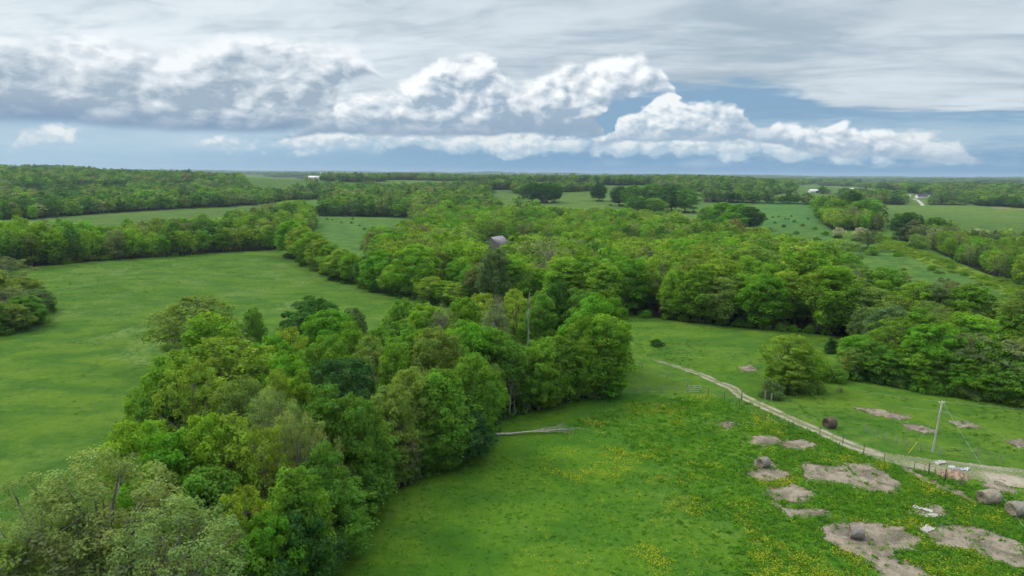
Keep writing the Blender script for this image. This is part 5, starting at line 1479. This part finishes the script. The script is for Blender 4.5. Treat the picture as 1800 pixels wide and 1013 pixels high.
# dirt mound and scrap by the yard
def mound(px, py, rx, ry, hh, mat, name, label, cat, seed):
    g_ = np.random.default_rng(seed); p = G(px, py)
    def f(mb):
        nr, na = 10, 30; rows = []
        for i in range(nr + 1):
            t = i / nr; a = np.linspace(0, 2 * np.pi, na, endpoint=False)
            w = 1 + 0.15 * np.sin(3 * a + seed) + 0.08 * np.sin(7 * a)
            x_ = rx * (1 - t) * np.cos(a) * w; y_ = ry * (1 - t) * np.sin(a) * w
            z_ = hh * (1 - (1 - t) ** 1.6) * (1 + 0.15 * np.sin(5 * a + 3 * t)) + g_.normal(0, hh * 0.05, na) - (0.2 if i == 0 else 0)
            rows.append(np.stack([x_, y_, z_], 1))
        i, j = np.meshgrid(np.arange(nr), np.arange(na), indexing='ij'); j2 = (j + 1) % na
        mb.add(np.concatenate(rows), np.stack([i * na + j, i * na + j2, (i + 1) * na + j2, (i + 1) * na + j], -1).reshape(-1, 4))
    o_ = bm_mesh(name, f, mat, loc=p); o_.rotation_euler = (0, 0, -0.4); tag(o_, label, cat); return o_
DIRT = simple_mat('reddish_dirt', (0.20, 0.12, 0.085), (0.40, 0.30, 0.22), 2.5, 0.98, (1, 1, 1), 1.0, 0.1)
mound(1678, 838, 1.9, 1.3, 0.9, DIRT, 'dirt_mound', 'reddish mound of dirt and brush behind the rusty gate', 'mound', 5)
SHEETM = simple_mat('pale_sheet', (0.48, 0.49, 0.50), (0.66, 0.67, 0.68), 2.0, 0.6)
CONC = simple_mat('pale_rubble', (0.30, 0.28, 0.25), (0.46, 0.44, 0.40), 3.0, 0.9, bstr=0.6)
def crumple(px, py, sx, sy, hh, rz, mat, label, name, cat, seed):
    g_ = np.random.default_rng(seed); p = G(px, py)
    def f(mb):
        nx = 9; xs = np.linspace(-.5, .5, nx); Xg, Yg = np.meshgrid(xs * sx, xs * sy); Zt = hh * (0.55 + g_.uniform(-.4, .45, Xg.shape)) 
        Xg = Xg + g_.normal(0, sx * .02, Xg.shape); Yg = Yg + g_.normal(0, sy * .02, Xg.shape)
        V = np.concatenate([np.stack([Xg, Yg, Zt], -1).reshape(-1, 3), np.stack([Xg, Yg, Xg * 0 - 0.15], -1).reshape(-1, 3)])
        idx = np.arange(nx * nx).reshape(nx, nx); F = [np.stack([idx[:-1, :-1], idx[:-1, 1:], idx[1:, 1:], idx[1:, :-1]], -1).reshape(-1, 4)]
        N_ = nx * nx
        for ed in (idx[0], idx[-1], idx[:, 0], idx[:, -1]): F.append(np.stack([ed[:-1], ed[1:], ed[1:] + N_, ed[:-1] + N_], 1))
        mb.add(V, np.concatenate(F))
    o_ = bm_mesh(name, f, mat, loc=p); o_.rotation_euler = (0, 0, rz); tag(o_, label, cat)
crumple(1653, 815, 1.5, 0.8, 0.35, 0.3, CONC, 'whitish heap of rubble on the far edge of the yard', 'rubble_heap', 'rubble heap', 1)
crumple(1673, 822, 0.7, 0.45, 0.25, 0.1, SHEETM, 'small white scrap sheet between the rubble heap and a bluish sheet', 'scrap_sheet', 'scrap sheet', 2)
crumple(1688, 826, 1.9, 0.6, 0.28, -0.25, simple_mat('blue_sheet', (0.22, 0.25, 0.28), (0.42, 0.45, 0.48), 2.0, 0.6), 'bluish grey scrap sheet lying above the dirt mound', 'scrap_sheet', 'scrap sheet', 3)
crumple(1700, 825, 0.6, 0.4, 0.25, 0.2, SHEETM, 'small white scrap at the right end of the bluish sheet', 'scrap_sheet', 'scrap sheet', 4)
crumple(1622, 897, 2.0, 0.7, 0.3, -0.8, CONC, 'pale stones at the left end of the white-flecked litter patch', 'stone_pile', 'stones', 6)
crumple(1640, 908, 2.2, 0.7, 0.22, 0.1, CONC, 'flat pale slab stones at the lower side of the white-flecked litter patch', 'stone_pile', 'stones', 7)
crumple(1630, 932, 1.5, 1.0, 0.35, 0.5, CONC, 'pale stones at the near end of the long corner litter patch', 'stone_pile', 'stones', 8)

# fallen tree
fa, fb = G(858, 768), G(1012, 759)
root = empty('fallen_tree', fa); tag(root, 'bare pale fallen tree lying on the grass out from the copse', 'fallen tree')
d = np.array(fb - fa); Ln = np.linalg.norm(d); dn_ = d / Ln; sdn = np.cross([0, 0, 1], dn_)
def P_(t, s=0.0, z_=0.3): 
    q = dn_ * Ln * t + sdn * s; return np.array([q[0], q[1], float(H(fa.x + q[0], fa.y + q[1])) - fa.z + z_])
bm_mesh('trunk', lambda mb: tube(mb, [P_(-.04, -.2), P_(0.1, .05), P_(0.25, -.1), P_(0.42, .1, .35), P_(0.55, .15, .4)], [.17, .16, .14, .11, .08], 8), DEADWOOD, root)
g_ = np.random.default_rng(9)
for k in range(13):
    t0 = g_.uniform(0.34, 0.66); sp_ = g_.uniform(-1.0, 1.0); t1 = min(t0 + g_.uniform(0.18, 0.45), 1.03); zz = abs(g_.normal(0.25, 0.45))
    def br(mb):
        a = P_(t0, .1 + sp_ * .25, .36); c = P_(t1, sp_ * 2.4, .15 + zz); mid = P_((t0 + t1) / 2, sp_ * 1.1, .35 + zz * .6)
        tube(mb, [a, mid, c], [.055, .035, .014], 5)
        for _ in range(3):
            q = mid * .4 + c * .6 + g_.normal(0, .1, 3); e_ = q + dn_ * g_.uniform(.4, 1.6) + sdn * g_.normal(0, .7) + [0, 0, g_.uniform(-.1, .5)]
            tube(mb, [q, q * .5 + e_ * .5 + g_.normal(0, .06, 3), e_], [.018, .012, .006], 3)
    bm_mesh('branch', br, DEADWOOD, root)
# standing dead trunk in the copse
q = None
t_h = 19.5; q = hit(929, 514, lift=t_h)
root = empty('dead_tree', (q[0], q[1], float(H(*q)))); tag(root, 'tall bare dead trunk with broken stubs rising at the back of the copse', 'dead tree')
ztop = t_h
bm_mesh('trunk', lambda mb: tube(mb, [[0, 0, -.3], [.1, 0, 4], [-.05, .1, 8], [.1, 0, 12], [0, 0, 15], [.15, .1, ztop]], [.17, .155, .135, .11, .08, .03], 9), SNAG, root)
for k in range(16):
    z_ = g_.uniform(7.5, ztop - .4); a = g_.uniform(0, 6.28); L_ = g_.uniform(.5, 1.9)
    bm_mesh('branch', lambda mb: tube(mb, [[0, 0, z_], [math.cos(a) * L_ * .5, math.sin(a) * L_ * .5, z_ + L_ * .35], [math.cos(a) * L_, math.sin(a) * L_, z_ + L_ * .55]], [.06, .04, .015], 4), SNAG, root)

# ------------------------------------------------------------------ farm buildings
TIN = simple_mat('grey_tin_roof', (0.17, 0.16, 0.18), (0.28, 0.265, 0.29), 0.6, 0.5, (0.3, 1.5, 1), 0.3, 0.02)
TINW = simple_mat('white_tin_roof', (0.62, 0.63, 0.66), (0.74, 0.75, 0.78), 0.6, 0.45, (0.3, 1.5, 1), 0.3, 0.02)
WALLW = simple_mat('white_wall', (0.66, 0.66, 0.64), (0.78, 0.78, 0.76), 1.5, 0.8)
WALLG = simple_mat('grey_board_wall', (0.18, 0.165, 0.15), (0.30, 0.28, 0.26), 2.0, 0.9, (1, 1, .1))
WALLB = simple_mat('brown_board_wall', (0.10, 0.07, 0.06), (0.2, 0.14, 0.12), 2.0, 0.9, (1, 1, .1))
WALLR = simple_mat('red_brick_wall', (0.20, 0.075, 0.05), (0.28, 0.11, 0.07), 2.0, 0.9)
ROOFD = simple_mat('dark_shingle_roof', (0.035, 0.04, 0.05), (0.07, 0.075, 0.09), 2.0, 0.85)
DARKIN = simple_mat('interior_shade', (0.012, 0.012, 0.014), (0.025, 0.025, 0.028), 2.0, 0.9)  # near-black colour stands in for the shade inside a building
GLASS = simple_mat('window_glass', (0.03, 0.035, 0.045), (0.05, 0.06, 0.07), 2.0, 0.15, spec=0.5)
def house(px, py, L_, D_, hw, hr, rz, wall, roof, label, name='barn', cat='barn', doorway=None, windows=0, gable=None, lean=False, chim=False):
    p = G(px, py); root = empty(name, p, rz); tag(root, label, cat, None)
    t_ = 0.15
    for nm, c_, s_ in (('wall', (0, -D_ / 2, hw / 2), (L_, t_, hw)), ('wall', (0, D_ / 2, hw / 2), (L_, t_, hw))):
        if doorway == 'front_open' and c_[1] < 0: continue
        bm_mesh(nm, lambda mb: box(mb, c_, s_), wall, root)
    for s in (-1, 1):
        def gw_(mb, s=s):
            x_ = s * (L_ / 2 - t_ / 2 - 0.01)
            y2 = D_ / 2 - t_ / 2 - .01
            v = []
            for xx in (x_ - t_ / 2, x_ + t_ / 2): v += [[xx, -y2, -.3], [xx, y2, -.3], [xx, y2, hw], [xx, 0, hw + hr * .97], [xx, -y2, hw]]
            mb.add(np.array(v), np.array([[0, 1, 2, 2], [0, 2, 4, 4], [4, 2, 3, 3], [5, 7, 6, 6], [5, 9, 7, 7], [9, 8, 7, 7]]))
            mb.add(np.array(v), np.array([[2, 3, 8, 7], [3, 4, 9, 8], [0, 4, 9, 5], [1, 6, 7, 2]]))
        bm_mesh('gable_wall', gw_, wall, root)
    sl = math.hypot(D_ / 2, hr); an = math.atan2(hr, D_ / 2); ov = 0.4
    rf = None
    for s in (-1, 1):
        M = Matrix.Rotation(-s * an, 3, 'X')
        c_ = (0, s * (D_ / 4 + ov / 2 * math.cos(an)), hw + hr / 2 + 0.07 - ov / 2 * math.sin(an))
        rf = bm_mesh('roof', lambda mb: box(mb, c_, (L_ + 2 * ov, sl + ov, 0.10), tilt=M), roof, root)
        def ribs(mb, s=s):
            for k in np.arange(-L_ / 2, L_ / 2 + .1, 1.2):
                box(mb, (k, c_[1], c_[2] + .07), (0.06, sl + ov - .02, 0.05), tilt=M)
        if roof in (TIN, TINW): bm_mesh('seam', ribs, roof, rf)['kind'] = 'stuff'
    if doorway in ('front', 'front_open'):
        w_ = L_ * (0.3 if doorway == 'front' else 0.5)
        if doorway == 'front': bm_mesh('doorway', lambda mb: box(mb, (L_ * .12, -D_ / 2 - .1, hw * .42), (w_, 0.06, hw * .84)), DARKIN, root)  # flat panel on the closed wall, the shade of an open mouth painted in
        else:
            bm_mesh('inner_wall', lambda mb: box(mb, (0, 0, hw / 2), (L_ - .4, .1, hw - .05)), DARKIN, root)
            for k in (-.5, -.17, .17, .5): bm_mesh('post', lambda mb: box(mb, (k * (L_ - .4), -D_ / 2, hw / 2), (.2, .2, hw)), wall, root)
    for k in range(windows):
        xw = -L_ / 2 + L_ * (k + .5) / windows
        if gable and abs(xw) < gable * .3: continue
        fr_ = bm_mesh('window', lambda mb: box(mb, (xw, -D_ / 2 - .09, hw * .55), (1.3, .05, 1.3)), WALLW, root)
        bm_mesh('pane', lambda mb: box(mb, (xw, -D_ / 2 - .13, hw * .55), (1.05, .04, 1.05)), GLASS, fr_)
    if gable:
        gw = gable
        def porch(mb):
            v = [[-gw / 2, -D_ / 2 - 2.2, hw], [gw / 2, -D_ / 2 - 2.2, hw], [0, -D_ / 2 - 2.2, hw + hr * .8], [-gw / 2, -D_ / 2 + 1, hw], [gw / 2, -D_ / 2 + 1, hw], [0, 0, hw + hr * .8]]
            mb.add(np.array(v), np.array([[0, 1, 2, 2], [0, 1, 4, 3], [4, 3, 5, 5]]))
        bm_mesh('porch_gable', porch, WALLW, root)
        for s in (-1, 1):
            def pr(mb, s=s):
                a = np.array([s * gw / 2 * 1.08, -D_ / 2 - 2.5, hw - .05]); b = np.array([0, -D_ / 2 - 2.5, hw + hr * .8 + .12]); c = np.array([0, 0.2, hw + hr * .8 + .12]); e_ = np.array([s * gw / 2 * 1.08, -D_ / 2 + .6, hw - .05])
                v = [a, b, c, e_, a + [0, 0, .1], b + [0, 0, .1], c + [0, 0, .1], e_ + [0, 0, .1]]
                mb.add(np.array(v), np.array([[0, 1, 2, 3], [4, 5, 6, 7], [0, 1, 5, 4], [1, 2, 6, 5], [2, 3, 7, 6], [3, 0, 4, 7]]))
            bm_mesh('porch_roof', pr, roof, root)
        for k in (-.45, -.15, .15, .45): bm_mesh('porch_post', lambda mb: box(mb, (k * gw, -D_ / 2 - 2.1, hw / 2), (.25, .25, hw)), WALLW, root)
        bm_mesh('doorway', lambda mb: box(mb, (0, -D_ / 2 - .1, 1.05), (1.1, .06, 2.1)), DARKIN, root)
    if chim: bm_mesh('chimney', lambda mb: box(mb, (L_ * .3, .3, hw + hr * .9), (.8, .8, 1.4)), WALLR, root)
    return root
house(873, 438, 12, 9.5, 3.2, 3.6, R(62), WALLG, TIN, 'old barn with a rusty grey tin roof half hidden among trees')
house(1258, 354, 13, 11, 3.6, 2.6, R(-58), WALLG, TINW, 'open-ended farm shed with a dark mouth behind a round grove', name='shed', cat='shed', doorway='front')
house(1432, 339, 22, 12, 4.0, 2.4, R(4), WALLW, TINW, 'low white-roofed barn on the far pasture', doorway='front')
house(1498, 336, 12, 10, 4.0, 2.5, R(10), WALLW, TINW, 'white-roofed barn just left of the brown ploughed field')
house(1509, 336, 13, 10, 4.2, 2.5, R(-6), WALLG, TIN, 'grey-roofed barn touching the brown ploughed field')
house(1590, 348, 16, 12, 4.0, 2.4, R(-8), WALLW, TINW, 'white shed with a dark side opening at the head of the pale drive', name='shed', cat='shed', doorway='front')
house(1630, 349, 36, 13, 3.4, 4.0, R(-6), WALLW, ROOFD, 'white farmhouse with a dark roof and porch gable above the field', name='house', cat='house', windows=8, gable=10, chim=True)
house(1588, 318, 26, 14, 4.5, 4.0, R(4), WALLR, simple_mat('brown_roof', (.12, .07, .06), (.18, .11, .09)), 'distant red-brown farm building near the far tree line', name='house', cat='house', windows=5)
house(552, 316, 22, 14, 5, 3, R(10), WALLW, TINW, 'distant white-roofed barn on the left ridge fields')
house(600, 316, 24, 14, 4, 3, R(-5), WALLW, TIN, 'distant pale long shed below the ridge trees', name='shed', cat='shed')
house(622, 315, 16, 10, 4, 3, R(-5), WALLW, TINW, 'distant small pale shed, right of the long one below the ridge', name='shed', cat='shed')
house(957, 357, 6.5, 5.5, 4.4, 2.2, R(30), WALLB, TIN, 'small old brown house among the dark trees of the far grove', name='house', cat='house', windows=2)
house(1284, 346, 6, 4, 2.2, 1.2, R(5), WALLW, TINW, 'tiny white shed, left of two on the pasture behind the open shed', name='shed', cat='shed')
house(1292, 345, 4, 3.5, 2.0, 1.2, R(-20), WALLW, TINW, 'tiny white shed, right of two on the pasture behind the open shed', name='shed', cat='shed')
# water tower on the left ridge
q = hit(564, 312); dd = math.hypot(*q)
root = empty('water_tower', (q[0], q[1], float(H(*q)))); tag(root, 'small pale water tower showing over the ridge trees', 'water tower')
dirr = ray(564, 297); zt = CAM_Z + dirr[2] / math.hypot(dirr[0], dirr[1]) * dd - float(H(*q))
zt = max(min(zt, 60), 28); 
bm_mesh('tank', lambda mb: tube(mb, [[0, 0, zt - 7], [0, 0, zt - 6.5], [0, 0, zt - 5], [0, 0, zt - 2], [0, 0, zt - .7], [0, 0, zt]], [1.5, 4, 6, 6, 4, .4], 16), WALLW, root, smooth=True)
bm_mesh('stem', lambda mb: cyl(mb, [0, 0, -.5], [0, 0, zt - 6.8], 1.6, 1.0, 12), WALLW, root)
# pale drive to the white farmhouse
drv = [G(*p) for p in ((1596, 349), (1606, 350), (1614, 353), (1619, 357), (1622, 362))]
DW = [(p.x, p.y) for p in drv]
xs_ = [p[0] for p in DW]; ys_ = [p[1] for p in DW]
dr = sheet('driveway', lambda x, y: 3.2 - seg_dist(x, y, DW)[0], (min(xs_) - 5, min(ys_) - 5, max(xs_) + 5, max(ys_) + 5), 1.5, CONC, 0.25, margin=0.0)
tag(dr, 'pale gravel drive curving down from the white farmhouse', kind='structure')

# ------------------------------------------------------------------ the air
HAZE = 7.5e-5
hm = bpy.data.materials.new('haze_air'); hm.use_nodes = True; hn = hm.node_tree; hn.nodes.clear()
ho = hn.nodes.new('ShaderNodeOutputMaterial'); hv_ = hn.nodes.new('ShaderNodeVolumePrincipled')
hv_.inputs['Color'].default_value = (0.62, 0.79, 0.95, 1); hv_.inputs['Density'].default_value = HAZE; hv_.inputs['Anisotropy'].default_value = 0.2
hn.links.new(hv_.outputs[0], ho.inputs['Volume'])
zlo = float(Z.min()) - 1.5; zhi = 110.0; rr_ = 15500.0
v = [(x_, y_, z_) for z_ in (zlo, zhi) for x_, y_ in ((-rr_, -rr_), (rr_, -rr_), (rr_, rr_), (-rr_, rr_))]
me = bpy.data.meshes.new('haze'); me.from_pydata(v, [], [(3, 2, 1, 0), (4, 5, 6, 7), (0, 1, 5, 4), (1, 2, 6, 5), (2, 3, 7, 6), (3, 0, 4, 7)]); me.materials.append(hm)
if HAZE > 0:
    ho_ = bpy.data.objects.new('haze', me); COL.objects.link(ho_); ho_['kind'] = 'stuff'
